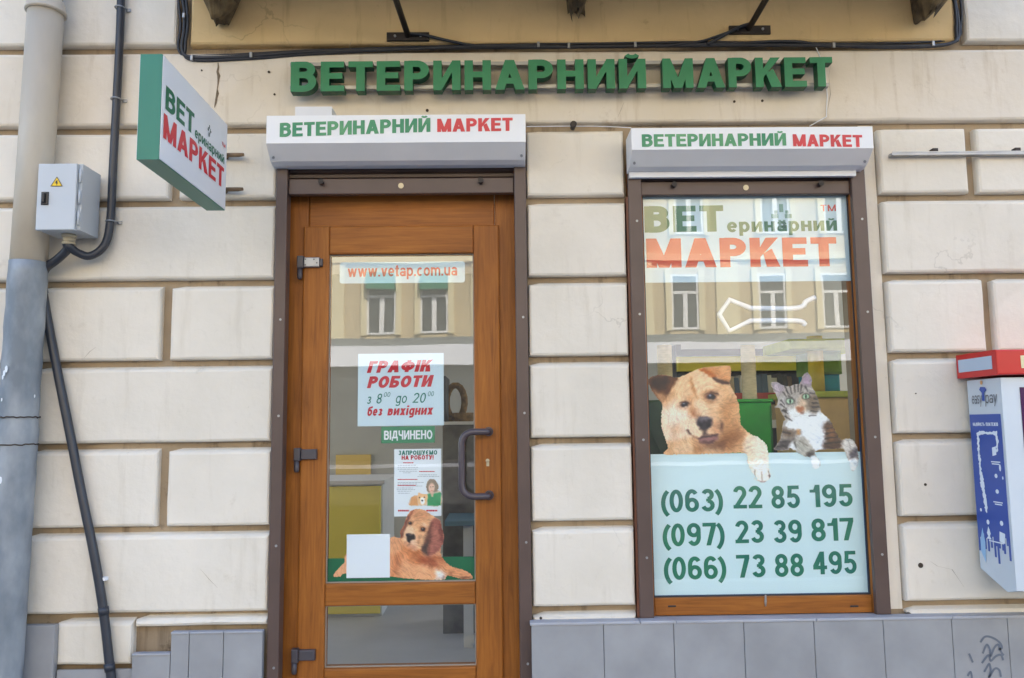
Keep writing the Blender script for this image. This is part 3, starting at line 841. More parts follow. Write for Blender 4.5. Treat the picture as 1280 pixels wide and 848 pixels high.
for (x, y, r) in ((174, 152, .006), (336, 90, .006), (343, 118, .005), (918, 127, .006), (953, 126, .006), (1157, 606, .006), (1151, 707, .011), (676, 773, .006), (785, 776, .005), (534, 138, .007), (252, 88, .004), (1145, 492, .003)):
    yy = -.0015
    build('drill_hole', MB().cyl(at(x, y, yy - .0015), (0, 1, 0), r, .003, n=9), HOLE, shop)
# graffiti on the plinth
for pts in ([(1225, 803), (1231, 796), (1240, 797), (1249, 803), (1252, 810), (1246, 812)], [(1228, 817), (1233, 806), (1237, 812), (1238, 820), (1243, 809), (1248, 806), (1251, 815), (1255, 820)], [(1227, 829), (1235, 819), (1238, 826), (1245, 820), (1251, 819), (1254, 827)],
            [(1230, 840), (1236, 830), (1238, 838), (1236, 847), (1243, 836), (1249, 838), (1251, 848)], [(1211, 817), (1214, 824), (1216, 829)], [(1209, 845), (1213, 840), (1215, 850)]):
    P_ = [Vector((0, 0, 0)) + at(x, y, PY) for x, y in pts]; P_ = [P_[0] * 2 - P_[1]] + P_ + [P_[-1] * 2 - P_[-2]]; cur = []
    for i in range(1, len(P_) - 2):
        for k in range(6):
            u = k / 6; a_, b_, c_2, d_ = P_[i - 1:i + 3]
            v = .5 * (2 * b_ + (c_2 - a_) * u + (2 * a_ - 5 * b_ + 4 * c_2 - d_) * u * u + (3 * b_ - a_ - 3 * c_2 + d_) * u ** 3); cur.append((v.x, v.z))
    gr = MB()
    for q in _stroke(cur, .0085): gr.add([(v.x, PY - .0022, v.y) for v in q], [(0, 1, 2, 3)])
    build('graffiti_stroke', gr, MARK, plinth)

# ------------------------------------------------------------------ the room inside
rm = MB()
a0, a1 = -3.2, 4.2; zc = 3.0; yb = 4.6
rm.box(a0, a1, .302, yb, .08, .195, 1); rm.box(a0 - .1, a1 + .1, .302, yb + .1, zc, zc + .12, 2)
rm.box(a0, a1, yb, yb + .1, .1, zc, 0)
# side walls with unseen openings, added to let sky light brighten the room
for x in (a0 - .1, a1):
    rm.box(x, x + .1, .302, .45, .1, zc, 0); rm.box(x, x + .1, 4.4, yb, .1, zc, 0); rm.box(x, x + .1, .45, 4.4, .1, .7, 0); rm.box(x, x + .1, .45, 4.4, 2.95, zc, 0)
build('shop_room', rm, [INWALL, INFLOOR, mat('white_ceiling', (.85, .85, .84), .8)], shop)

# ------------------------------------------------------------------ door
FY = .10                                                          # front of the fixed frame
fr = MB()
fx0, fx1 = DX0 + .004, DX1 - .004
lx0, lx1 = X_(377, 500, FY), X_(626, 500, FY)                      # leaf edges
lz1 = Z_(500, 283, FY)
fr.box(fx0, lx0 + .02, FY, FY + .075, DZ0, DZ1 - .01, 0, ch=.006); fr.box(lx1 - .02, fx1, FY, FY + .075, DZ0, DZ1 - .01, 0, ch=.006)
fr.box(lx0 + .021, lx1 - .021, FY + .001, FY + .075, lz1 - .02, DZ1 - .012, 1, ch=.006)
fr.box(lx0 + .021, lx1 - .021, FY + .002, FY + .08, DZ0, DZ0 + .03, 1)
dframe = build('door_frame', fr, [WOODV, WOODH], shop)
LY = FY - .016
gx0, gx1 = X_(409, 500, LY), X_(593, 500, LY)
gz1, gz0 = Z_(500, 317, LY), Z_(500, 729, LY)
hz1, hz0 = Z_(500, 757, LY), Z_(500, 835, LY)
leaf = MB()
leaf.box(lx0, gx0, LY, LY + .07, DZ0 + .035, lz1, 0, ch=.007); leaf.box(gx1, lx1, LY, LY + .07, DZ0 + .035, lz1, 0, ch=.007)
leaf.box(gx0 + .0005, gx1 - .0005, LY + .0006, LY + .07, gz1, lz1 - .0005, 1, ch=.007)
leaf.box(gx0 + .0005, gx1 - .0005, LY + .0006, LY + .07, hz1, gz0, 1, ch=.007)
leaf.box(gx0 + .0005, gx1 - .0005, LY + .0006, LY + .07, DZ0 + .0355, hz0, 1, ch=.007)
door = build('door', leaf, [WOODV, WOODH], shop, label='golden oak door with two panes, standing shut')
PNY = LY + .026                                                   # outer face of the panes
def pane(x0, x1, z0, z1, Y, parent):
    p = MB().box(x0, x1, Y, Y + .004, z0, z1, 1); p.m[2] = 0
    p.m = [0 if all(abs(p.v[i][1] - Y) < 1e-6 for i in f) else 1 for f in p.f]
    build('glass_pane', p, [GLASS, GLASSC], parent)
    g = MB(); t = .005
    for bx in ((x0, x0 + t, z0, z1), (x1 - t, x1, z0, z1), (x0 + t, x1 - t, z1 - t, z1), (x0 + t, x1 - t, z0, z0 + t)):
        g.box(bx[0], bx[1], Y - .006, Y - .0005, bx[2], bx[3])
    build('gasket', g, GASKET if parent == door else DGASKET, parent)
pane(gx0, gx1, gz0, gz1, PNY, door); pane(gx0, gx1, hz0, hz1, PNY, door)
# pull handle
hx = X_(577, 580, LY - .07); ht, hb = Z_(600, 540, LY - .07), Z_(600, 621, LY - .07); hr = .0145
xm = X_(611, 580, LY - .02)
path = [(xm, LY - .001, ht), (xm, LY - .045, ht)]
path += [(xm - .02 * (1 - cos(a)), LY - .045 - .02 * sin(a), ht) for a in (.5, 1.0, 1.57)]
path += [(hx + .05, LY - .066, ht)] + [(hx + .05 - .05 * sin(a), LY - .067, ht - .05 * (1 - cos(a))) for a in (.3, .6, .9, 1.2, 1.57)]
path += [(p[0], p[1], ht + hb - p[2]) for p in path[::-1]]
h_ = MB().tube(path, hr, 0, 16)
for z in (ht, hb): h_.cyl((xm, LY - .012, z), (0, 1, 0), .021, .0115)
build('handle', h_, HANDLE, door)
lk = MB().cyl((X_(609.5, 577, LY), LY - .003, Z_(610, 576, LY)), (0, 1, 0), .0085, .0028).box(X_(608, 580, LY), X_(611.5, 580, LY), LY - .003, LY - .0002, Z_(610, 583, LY), Z_(610, 577, LY))
build('lock_cylinder', lk, BRASS, door)
HG = mat('grey_hinge', s3(72, 68, 74), .4)
for (py, broken) in ((335, True), (574, False), (824, False)):
    hz_ = Z_(385, py - 6, LY); x0 = X_(373 if broken else 366 if py > 800 else 369, py, LY)
    g = MB()
    g.box(x0, x0 + .028, LY - .032, LY - .0005, hz_ - .028, hz_ + .028, 0, ch=.004)
    g.box(x0 + .0285, x0 + .098, LY - .022, LY - .0005, hz_ - .022, hz_ + .022, 0 if not broken else 1, ch=.004)
    g.tube([(x0 + .011, LY - .018, hz_ - .0285), (x0 + .011, LY - .018, hz_ - .07), (x0 + .011, LY - .018, hz_ - .078)], [.0115, .0115, .007], 0, 12)
    if broken:
        g.box(x0 + .0985, x0 + .112, LY - .02, LY - .0005, hz_ - .018, hz_ + .016, 0, ch=.003)
        for dx, dz in ((.036, .013), (.036, -.013), (.075, .012), (.088, -.004)): g.cyl((x0 + dx, LY - .0235, hz_ + dz), (0, 1, 0), .0035, .0015, 0, 8)
    build('hinge', g, [HG, STEEL], door, label='hinge with its cover gone, bare zinc plate showing' if broken else None)

# ------------------------------------------------------------------ display window
WY = .024
gX0, gX1 = X_(806, 480, WY + .02), X_(1072.5, 480, WY + .02); gX0 = X_(810, 520, WY + .02)
wz0, wz1 = Z_(950, 746, WY), WZ1 - .02
wf = MB()
wf.box(WX0 + .002, gX0, WY, WY + .08, sillz, WZ1, 0, ch=.004); wf.box(gX1, WX1 - .002, WY, WY + .08, sillz, WZ1, 0, ch=.004)
wf.box(gX0 + .0005, gX1 - .0005, WY + .001, WY + .08, sillz + .001, wz0, 1, ch=.004)
wf.box(gX0 + .0005, gX1 - .0005, WY + .001, WY + .08, WZ1 - .06, WZ1 - .001, 1)
window = build('window_frame', wf, [WOODV, WOODH], shop)
for x in (840, 1068): build('drain_slot', MB().box(X_(x - 5, 760, WY), X_(x + 5, 760, WY), WY - .0015, WY + .002, Z_(x, 759, WY), Z_(x, 757, WY)), BLACKP, window)
build('drip_mark', MB().tube([at(957, 744, WY - .003), at(957, 752, WY - .003), at(957, 758, WY - .003)], [.004, .0055, .003], 0, 8), GASKET, window)
WPY = WY + .02
pane(gX0, gX1, wz0, WZ1 - .061, WPY, window)
build('outer_strip', MB().box(WX0 - .008, WX0 + .0015, -.004, .06, sillz + .002, 2.46), mat('red_brown_wood', s3(104, 58, 36), .5, var=.2, vscale=8), window)

# =================================================================== roller shutters over door and window
def shutter(name, x0, x1, ztop, zmid, zlow, zbot, prot, label, rail_l, rail_r, rz0, bar_z1, bar_z0, bolts, lockx, strip=False):
    """Chamfered box, two guide rails, the wound-down end of the curtain and its bottom bar."""
    t = thing(name, ((x0 + x1) / 2, 0, rz0), label, 'roller shutter', 'roller shutters of the shop')
    b = MB()
    prof = [(0, ztop), (-prot, ztop), (-prot, zmid), (-prot * .52, zlow), (-prot * .30, zbot), (0, zbot)]
    pts = [Vector((x0, y - .001, z)) for y, z in prof]
    b.prism(pts, (x1 - x0, 0, 0), 1)
    b.m[-5] = 0                                                     # the upright front sheet is white
    o = build('box', b, [WHITEP, GREYP], t)
    lip = MB().box(x0 - .002, x0 + .012, -prot - .002, -prot * .5, zmid - .004, zmid + .0, 0).box(x1 - .012, x1 + .002, -prot - .002, -prot * .5, zmid - .004, zmid, 0)
    for x in (x0 + .018, x1 - .018):
        rv = MB().cyl((x, -prot * .66, zlow + .012), (0, -.7, -.7), .006, .006, n=8)
        build('rivet', rv, STEEL, o)
    for (xa, xb, rz) in (rail_l, rail_r):
        g = MB().box(xa, xb, -.012, .012 if strip else .052, rz, zbot + .03, 0, ch=.004)
        r_ = build('guide_rail', g, BROWN, t)
        for zz in (rz + .25, rz + .75, rz + 1.3, rz + 1.72):
            if zz < zbot - .1: build('screw', MB().cyl(((xa + xb) / 2 + .006, -.0145, zz), (0, 1, 0), .0055, .0024, n=8), STEEL, r_)
    c = MB(); xa, xb = rail_l[1] + .001, rail_r[0] - .001
    z = zbot + .02
    while z > bar_z1 + .004:
        h = min(.034, z - bar_z1)
        c.prism([(xa, .030, z), (xa, .0155, z - h * .25), (xa, .0155, z - h * .75), (xa, .030, z - h), (xa, .036, z - h), (xa, .036, z)], (xb - xa, 0, 0)); z -= h
    build('curtain', c, BROWND, t)
    bb = MB().box(xa, xb, .008, .040, bar_z0, bar_z1, 0, ch=.004)
    bar = build('bottom_bar', bb, BROWN, t)
    for x in bolts:
        build('stop_bolt', MB().tube([(x, .008, bar_z1 - .022), (x, -.02, bar_z1 - .02)], .010, 0, 10).cyl((x, -.0205, bar_z1 - .02), (0, 1, 0), .0125, .004), DSTEEL, bar)
    build('lock', MB().cyl((lockx, .0045, (bar_z0 + bar_z1) / 2), (0, 1, 0), .0125, .0033, n=18).cyl((lockx, .0025, (bar_z0 + bar_z1) / 2), (0, 1, 0), .005, .002, n=10), BRASS, bar)
    if strip: build('sill_strip', MB().box(x0 + .006, x1 - .03, -prot * .24, -.013, zbot - .026, zbot - .0005, 0), GREYP, t)
    return t, o
pr = .15
D1 = shutter('roller_shutter', X_(333, 165, -pr), X_(657, 160, -pr), Z_(500, 144, -pr), Z_(500, 178.5, -pr), Z_(500, 201, -pr * .52), Z_(500, 207, -pr * .3), pr,
             'roller shutter above the oak door, white box with green and red lettering', (DX0 + .001, X_(358, 300, -.01), .2), (X_(643.5, 300, -.01), DX1 - .001, .2), .2,
             Z_(500, 223, .01), Z_(500, 242.5, .01), (X_(402, 234), X_(601, 233)), X_(501, 233))
D2 = shutter('roller_shutter', X_(789.5, 180, -pr), X_(1091.5, 180, -pr), Z_(940, 159.5, -pr), Z_(940, 186.5, -pr), Z_(940, 208, -pr * .52), Z_(940, 213, -pr * .3), pr,
             'roller shutter above the display window, white box with green and red lettering', (WX0 + .001, X_(809, 480, -.01), sillz + .001), (X_(1079, 480, -.01), WX1 - .001, sillz + .001), sillz,
             Z_(940, 226.5, .01), Z_(940, 243.5, .01), (X_(842, 235), X_(1025, 235)), X_(933, 236), True)
ly = -pr - .0025
FADEG = mat('faded_green_vinyl', s3(40, 132, 96), .45, var=.5, vscale=6, c2=s3(96, 160, 112))
build('green_lettering', tx('ВЕТЕРИНАРНИЙ', 349.5, 171.5, 538, 165, 18.5, ly, t=.235, gap=.065), FADEG, D1[1])
build('red_lettering', tx('МАРКЕТ', 546.5, 165.2, 641, 163.8, 17.5, ly, t=.235, gap=.07), mat('faded_red_vinyl', s3(220, 66, 72), .45, var=.2, vscale=7), D1[1])
build('green_lettering', tx('ВЕТЕРИНАРНИЙ', 802.5, 183.8, 983, 182.2, 16.6, ly, t=.235, gap=.065), FADEG, D2[1])
build('red_lettering', tx('МАРКЕТ', 991.5, 183, 1078.5, 184, 16, ly, t=.235, gap=.07), MATS['faded_red_vinyl'], D2[1])
build('bracket_plate', MB().box(X_(374, 140, -.03), X_(419, 140, -.03), -.10, -.0015, D1[1].data.vertices[0].co.z * 0 + Z_(500, 144, -pr) + .0005, Z_(396, 139, -.06) + .004, 0), GREYP, D1[0])

# =================================================================== raised letter sign
LYF, LYB = -.092, -.0445
sg = thing('letter_sign', at(700, 110), 'row of raised green box letters on two rails above the shutter boxes', 'sign')
def rail(py_l, py_r):
    a, b = at(364, py_l, -.022), at(1034, py_r, -.022)
    z = (a.z + b.z) / 2; h = .008
    build('rail', MB().box(a.x, b.x, -.0440, -.016, z - h, z + h), STEEL, sg)
    return z
z0_, z1_ = at(700, 106, LYF).z, at(700, 71, LYF).z
rail(84, 79); rail(113.5, 107)
for word, xl, xr in (('ВЕТЕРИНАРНИЙ', 363, 808), ('МАРКЕТ', 829, 1042)):
    ya, yb_ = (116 - (xl - 363) * .0125, 116 - (xr - 363) * .0125)
    p0, p1 = at(xl, ya, LYF), at(xr, yb_ - .3, LYF)
    zz = (at(363, 115.5, LYF).z + at(1042, 106.5, LYF).z) / 2
    p0.z = zz + (at(xl, ya, LYF).z - zz) * .6; p1.z = zz + (at(xr, yb_, LYF).z - zz) * .6
    res, width = layout(word, .225, .105)
    U = (p1 - p0) / width; Vv = Vector((0, 0, .137))
    for ch, x, g in res:
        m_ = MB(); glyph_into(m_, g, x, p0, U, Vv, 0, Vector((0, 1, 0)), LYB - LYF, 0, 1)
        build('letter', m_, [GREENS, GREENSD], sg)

# =================================================================== projecting sign on the left
PX = -1.111
ps = thing('projecting_sign', (PX - .035, -.4, 2.4), 'white projecting sign panel with green edges, sticking out from the wall', 'sign')
ya = (atX(204, 70, PX).y + atX(197, 203, PX).y) / 2
yb2 = (atX(283.5, 155, PX).y + atX(281, 260, PX).y) / 2
zt0, zb0 = atX(204, 70, PX).z, atX(197, 203, PX).z
zt1, zb1 = atX(283.5, 155, PX).z, atX(281, 260, PX).z
ZTP, ZBP = (zt0 + zt1) / 2 , (zb0 + zb1) / 2
th = .072
pb = MB().box(PX - th, PX, ya, yb2, ZBP, ZTP, 0)
pb.m[:] = [0] * 6
GE = mat('green_sign_edge', s3(36, 122, 102), .4, var=.06, vscale=4)
pnl = build('panel', pb, GE, ps)
fc = MB().box(PX + .0004, PX + .003, ya + .004, yb2 - .002, ZBP + .003, ZTP - .003)
face = build('face_sheet', fc, WHITEP, pnl)
fc = MB().box(PX - th - .003, PX - th - .0004, ya + .004, yb2 - .002, ZBP + .003, ZTP - .003)
build('face_sheet', fc, WHITEP, pnl)
def ptx(s, y_0, y_1, z, cap, m, **k):
    X = PX + .0042
    build(k.pop('name'), letter(s, (X, y_0, z), (X, y_1, z), cap, **k), m, face)
Wd, Hd = yb2 - ya, ZTP - ZBP
fy = lambda u: ya + u * Wd
fz = lambda v: ZBP + v * Hd
GREENP = mat('green_print', s3(20, 108, 76), .4)
REDP = mat('red_print', s3(214, 40, 54), .4)
ptx('ВЕТ', fy(.045), fy(.44), fz(.51), Hd * .225, GREENP, name='green_lettering', t=.215, gap=.08)
ptx('МАРКЕТ', fy(.03), fy(.95), fz(.225), Hd * .235, REDP, name='red_lettering', t=.215, gap=.08)
ptx('еринарний', fy(.455), fy(.95), fz(.505), Hd * .115, GREENP, name='small_lettering', t=.17, gap=.10)
ptx('TM', fy(.90), fy(.965), fz(.70), Hd * .04, REDP, name='trademark', t=.2, gap=.1)
def emblem(o, U, V, s):
    """A small snow-flake like cross of green blocks over a paw."""
    mb = MB(); o, U, V = Vector(o), Vector(U), Vector(V)
    for (x, y, a, b) in ((-.12, .28, .24, .5), (-.62, -.10, .42, .26), (.20, -.10, .42, .26), (-.2, -.75, .16, .55), (.06, -.75, .16, .55), (-.44, .18, .2, .2), (.24, .18, .2, .2)):
        q = [o + (U * x + V * y) * s, o + (U * (x + a) + V * y) * s, o + (U * (x + a) + V * (y + b)) * s, o + (U * x + V * (y + b)) * s]
        mb.add(q, [(0, 1, 2, 3)])
    return mb
build('emblem', emblem((PX + .0043, fy(.68), fz(.715)), (0, 1, 0), (0, 0, 1), .030), mat('dark_green_print', s3(40, 70, 60), .4), face)
for zz in (at(291, 194, -.03).z, at(291, 237, -.03).z):
    rd = MB().tube([(PX - .11, yb2 - .1, zz), (PX - .11, -.002, zz)], .012, 0, 10).obox((PX - .122, yb2 - .115, zz - .012), (.122 - th - .004, 0, 0), (0, .03, 0), (0, 0, .024))
    build('bracket_arm', rd, RUST, ps)
    rd = MB().tube([(PX - .0985, -.03, zz), (PX - .045, -.03, zz), (PX - .022, -.03, zz + .0015)], [.0095, .0095, .007], 0, 10)
    build('bracket_rod', rd, RUST, ps)

# =================================================================== drainpipe
dp = thing('drainpipe', (-2.2, -.09, 0), 'old drainpipe, cream above and grey-blue below, at the left edge', 'drainpipe')
PYC = -.092; pr_ = .073
def pc(py, px): return at(px, py, PYC)
A0, A1, A2 = pc(328, 38.5), pc(15, 57.5), pc(650, 14)
dirp = (A2 - A1).normalized()
px_at = lambda z: A1 + (A2 - A1) * ((z - A1.z) / (A2.z - A1.z))
zj = A0.z
u = MB()
zc1, zc0 = Z_(55, 8, PYC), Z_(55, 17, PYC)
u.tube([px_at(zj - .012), px_at(zj + .4), px_at(2.6), px_at(zc0)], [pr_ - .001, pr_ - .001, pr_ - .001, pr_], 0, 32)
up_ = build('upper_pipe', u, PIPEU, dp)
u = MB(); u.tube([px_at(zc0 - .004), px_at(zc0), px_at(zc0 + .010), px_at(zc0 + .014), px_at(zc1 + .006), px_at(zc1 + .03)], [pr_ + .002, pr_ + .010, pr_ + .010, pr_ + .004, pr_ + .003, pr_ - .008], 0, 32)
build('collar', u, PIPEU, up_)
u = MB(); u.tube([px_at(zc1 + .029), px_at(4.2)], pr_ - .010, 0, 32); build('top_pipe', u, PIPEU, dp)
LX = A2.x
lower = MB()
zs = np.linspace(zj, 0.02, 46); pts = [px_at(z) for z in zs]; rs = []
zl0, zl1 = Z_(25, 522, PYC), Z_(25, 556, PYC)
for i, z in enumerate(zs):
    r = pr_ + .0025 + .0012 * sin(z * 37) + .001 * sin(z * 91)
    if zl1 < z < zl0: r += .006 * sin(pi * (z - zl1) / (zl0 - zl1))
    if z < zl1: r += .004
    rs.append(r)
lower.tube(pts, rs, 0, 32)
lp = build('lower_pipe', lower, PIPEL, dp)
for z in (zl0, zl1):
    j = MB(); n = 40; q = px_at(z)
    ring = [(q.x + (pr_ + .0075) * cos(2 * pi * k / n), q.y + (pr_ + .0075) * sin(2 * pi * k / n), z + .006 * (random.random() - .5)) for k in range(n + 1)]
    j.tube(ring, .0028, 0, 6, False); build('joint_seam', j, HOLE, lp)
for (px, py, s) in ((9, 467, .010), (12, 462, .012), (7, 472, .008), (37, 495, .006), (6, 500, .006), (5, 600, .012), (3, 560, .008)):
    q = at(px, py, -.15); sx = (q.x - px_at(q.z).x) / (pr_ + .0055); sx = max(-.95, min(.95, sx)); a = math.asin(sx)
    c = px_at(q.z) + Vector((sin(a), -cos(a), 0)) * (pr_ + .0085)
    sp = MB().add([c + Vector((cos(a), sin(a), 0)) * s * .6 * cos(t) + Vector((0, 0, 1)) * s * 1.3 * sin(t) for t in np.linspace(0, 2 * pi, 8)[:-1]], [tuple(range(7))])
    build('paint_splash', sp, mat('pale_splash', s3(224, 230, 236), .5), lp)

# =================================================================== electric cabinet and its conduits
EF, EB = -.20, -.03
ex0, ex1 = X_(46, 245, EF), X_(99, 245, EF); ez1, ez0 = Z_(75, 204.5, EF), Z_(70, 287.5, EF)
eb = thing('electrical_box', ((ex0 + ex1) / 2, -.1, ez0), 'pale grey steel electrical box with yellow warning triangle beside the drainpipe', 'electrical box')
k = MB().box(ex0 + .003, ex1 + .0, EF + .02, EB, ez0 + .003, ez1 - .003, 0, ch=.003); body = build('body', k, BOXG, eb)
build('roof_lip', MB().box(ex0 + .02, ex1 + .0, EF + .0205, EB, ez1 - .0028, ez1 + .003), BOXG, body)
k = MB().box(ex0, ex1 - .014, EF, EF + .0185, ez0, ez1, 0, ch=.004); edoor = build('cabinet_door', k, BOXG, eb)
for zz in (.18, .5, .82):
    k = MB().tube([(ex1 - .005, EF + .012, ez0 + (ez1 - ez0) * (zz - .1)), (ex1 - .005, EF + .012, ez0 + (ez1 - ez0) * (zz + .1))], .0055, 0, 10)
    build('hinge', k, BOXG, eb)
def on(u, v): return (ex0 + (ex1 - ex0) * u, ez0 + (ez1 - ez0) * v)
c = on(.46, .70); r = .026
wt = MB().prism([(c[0] - r * .92, EF - .0018, c[1] - r * .5), (c[0] + r * .92, EF - .0018, c[1] - r * .5), (c[0], EF - .0018, c[1] + r)], (0, .0015, 0))
wl = build('warning_triangle', wt, YELLOW, edoor)
bl = MB(); y = EF - .0024
for p in ([(-.0035, .010), (.004, .012), (.001, .0015), (.005, .0025), (-.001, -.010), (-.0005, -.001), (-.005, -.001)],):
    bl.prism([(c[0] + a, y, c[1] + b) for a, b in p], (0, .0005, 0))
build('lightning_mark', bl, BLACKP, wl)
rim = MB(); pts = [(c[0] - r * .92, y, c[1] - r * .5), (c[0] + r * .92, y, c[1] - r * .5), (c[0], y, c[1] + r)]
for q in _stroke([(p[0], p[2]) for p in pts], .0026, True): rim.add([(v.x, y, v.y) for v in q], [(0, 1, 2, 3)])
build('triangle_border', rim, BLACKP, wl)
c = on(.20, .47)
lk = MB().box(c[0] - .015, c[0] + .015, EF - .006, EF - .0005, c[1] - .028, c[1] + .028, 0, ch=.003).box(c[0] - .009, c[0] + .004, EF - .016, EF - .0062, c[1] - .02, c[1] + .02, 0, ch=.004)
build('latch', lk, BLACKP, edoor)
gx = X_(88, 296, -.1); gz = ez0
g = MB().cyl((gx, -.11, gz + .002), (0, 0, -1), .030, .014, n=6).cyl((gx, -.11, gz - .0125), (0, 0, -1), .024, .020, n=18).cyl((gx, -.11, gz - .033), (0, 0, -1), .028, .010, n=6)
build('cable_gland', g, mat('beige_plastic', s3(178, 168, 146), .5), body)

def bez(P, n=10):
    """Smooth curve through points (Catmull-Rom)."""
    P = [Vector(p) for p in P]; P = [P[0] * 2 - P[1]] + P + [P[-1] * 2 - P[-2]]; o = []
    for i in range(1, len(P) - 2):
        a, b, c, d = P[i - 1:i + 3]
        for s in range(n):
            u = s / n
            o.append(.5 * ((2 * b) + (c - a) * u + (2 * a - 5 * b + 4 * c - d) * u * u + (3 * b - a - 3 * c + d) * u ** 3))
    return o + [P[-2]]
cy = -.028
gb = Vector((gx, -.11, gz - .040))
pts = bez([at(152, -30, cy), at(150, 40, cy), at(146, 120, cy), at(141, 215, cy), at(138, 275, cy), at(131, 306, -.04), at(113, 320, -.06), at(97, 316, -.085), gb + Vector((.006, .0, -.012)), gb + Vector((0.002, 0, .01))])
c1 = build('conduit', MB().tube(pts, .0175, 0, 14), CONDUIT, label='black conduit running from above down the wall and hooking up into the electrical box', cat='conduit')
def clip(parent, px, py, y=-.028, s=1):
    p = at(px, py, y); mb = MB()
    mb.tube([(p.x - .0205 * s, -.002, p.z)] + [(p.x + .0205 * s * -cos(a), y - .0205 * s * sin(a), p.z) for a in np.linspace(0, pi, 9)] + [(p.x + .0205 * s, -.002, p.z)], .0035, 0, 6)
    mb.box(p.x + .02 * s, p.x + .038 * s, -.008, -.002, p.z - .007, p.z + .007)
    build('clip', mb, STEEL, parent)
clip(c1, 145, 124); clip(c1, 138.5, 277); clip(c1, 150, 10)
pts = bez([gb + Vector((-.008, -.004, .008)), at(84, 312, -.10), at(72, 324, -.085), at(57, 336, -.07), at(52.5, 352, -.05), at(56, 380, cy), at(70, 455, cy), at(88, 545, cy), at(103, 622, cy), at(117, 690, cy), at(129, 762, cy), at(139, 848, cy), at(146, 900, cy)])
c2 = build('conduit', MB().tube(pts, .0185, 0, 14), CONDUIT, label='black conduit slanting from the electrical box down to the lower left tiles', cat='conduit')
for (px, py) in ((129.5, 764), (137, 834), (53, 362)):
    q = at(px, py, cy); e = (at(px + 9, py + 60, cy) - q).normalized() if py > 400 else (at(px + 4, py + 30, cy) - q).normalized()
    build('coupling', MB().tube([q - e * .016, q + e * .016], .0215, 0, 14), CONDUIT, c2)
p = at(124, 724, -.02); build('clip', MB().box(p.x - .002, p.x + .03, -.03, -.002, p.z - .007, p.z + .007, 0, ch=.002), WHITEP, c2)

# =================================================================== cables in the groove above the letters
cb = thing('cable_bundle', at(700, 60), 'bundle of thin black cables clipped along the groove above the green letters', 'cables')
rows = [bez([at(226, -12, .0), at(231, 15, .005), at(230, 40, -.002), at(228, 62, -.006), at(240, 72, -.008), at(300, 71, -.006), at(370, 66, -.006), at(460, 63, -.008), at(560, 60, -.006), at(700, 59, -.006), at(880, 57, -.006), at(1000, 57, -.006), at(1150, 58, -.006), at(1192, 53, -.005), at(1198, 40, .004), at(1196, 15, .002), at(1190, -10, 0)], 8),
        bez([at(232, -12, .002), at(235, 30, -.001), at(232, 58, -.004), at(240, 75, -.005), at(320, 73, -.004), at(380, 68.5, -.003), at(500, 62, -.01), at(620, 58, -.010), at(760, 58.5, -.004), at(900, 55, -.010), at(985, 52, -.010), at(1040, 57, -.006), at(1120, 60, -.004), at(1188, 55, -.010), at(1195, 36, -.006), at(1193, 5, 0), at(1188, -12, 0)], 8),
        bez([at(222, -10, .006), at(226, 30, .010), at(225, 66, .006), at(260, 70, .008), at(400, 63, .008), at(600, 57, .008), at(760, 54.5, .008), at(890, 53, .004), at(1060, 55, .008), at(1185, 50, .010), at(1201, 30, .012), at(1200, -10, .01)], 8)]
for r, rad in zip(rows, (.0085, .0068, .006)): build('cable', MB().tube(r, rad, 0, 8), DARKCABLE, cb)
for (pts, rad) in (([at(511, 42, -.03), at(530, 44, -.02), at(560, 51, -.014), at(600, 58, -.012), at(650, 58, -.012)], .007), ([at(884, 56, -.013), at(905, 44, -.02), at(925, 34, -.03), at(937, 30, -.035)], .008), ([at(820, 59, -.012), at(870, 53, -.013), at(895, 46, -.02), at(930, 33, -.03)], .006)):
    build('cable', MB().tube(bez(pts, 8), rad, 0, 8), DARKCABLE, cb)
for (px, py) in ((230, 20), (240, 73), (314, 69), (673, 56), (711, 57.5), (794, 56), (1042, 57), (1166, 55)):
    q = at(px, py, -.014); build('clip', MB().box(q.x - .006, q.x + .006, -.021, -.0145, q.z - .012, q.z + .012, 0, ch=.002), STEEL, cb)
wire = MB().tube(bez([at(658, 158.5, -.004), at(716, 158, -.006), at(760, 158.5, -.004), at(789, 160, -.01)], 8), .0022, 0, 6)
build('thin_wire', wire, WHITEP, label='thin white wire strung between the two shutter boxes', cat='wire')
wire = MB().tube([at(1019, 57, -.004), at(1031, 85, -.004), at(1034, 120, -.004), at(1033, 146, -.004), at(1012, 158, -.02)], .0022, 0, 6)
build('thin_wire', wire, WHITEP, label='thin pale wire from the last green letter down to the window shutter box', cat='wire')
lens = MB().cyl(at(717, 155, -.034), (0, 1, 0), .012, .05, n=14).cyl(at(717, 155, -.036), (0, 1, 0), .0145, .012, n=14)
build('wall_anchor', lens, DSTEEL, label='small dark anchor bolt in the groove between the two shutter boxes', cat='bolt')
wire = MB().tube(bez([at(660, 160.5, -.003), at(700, 162, -.003), at(780, 161, -.003), at(791, 166, -.01)], 6), .0016, 0, 5)

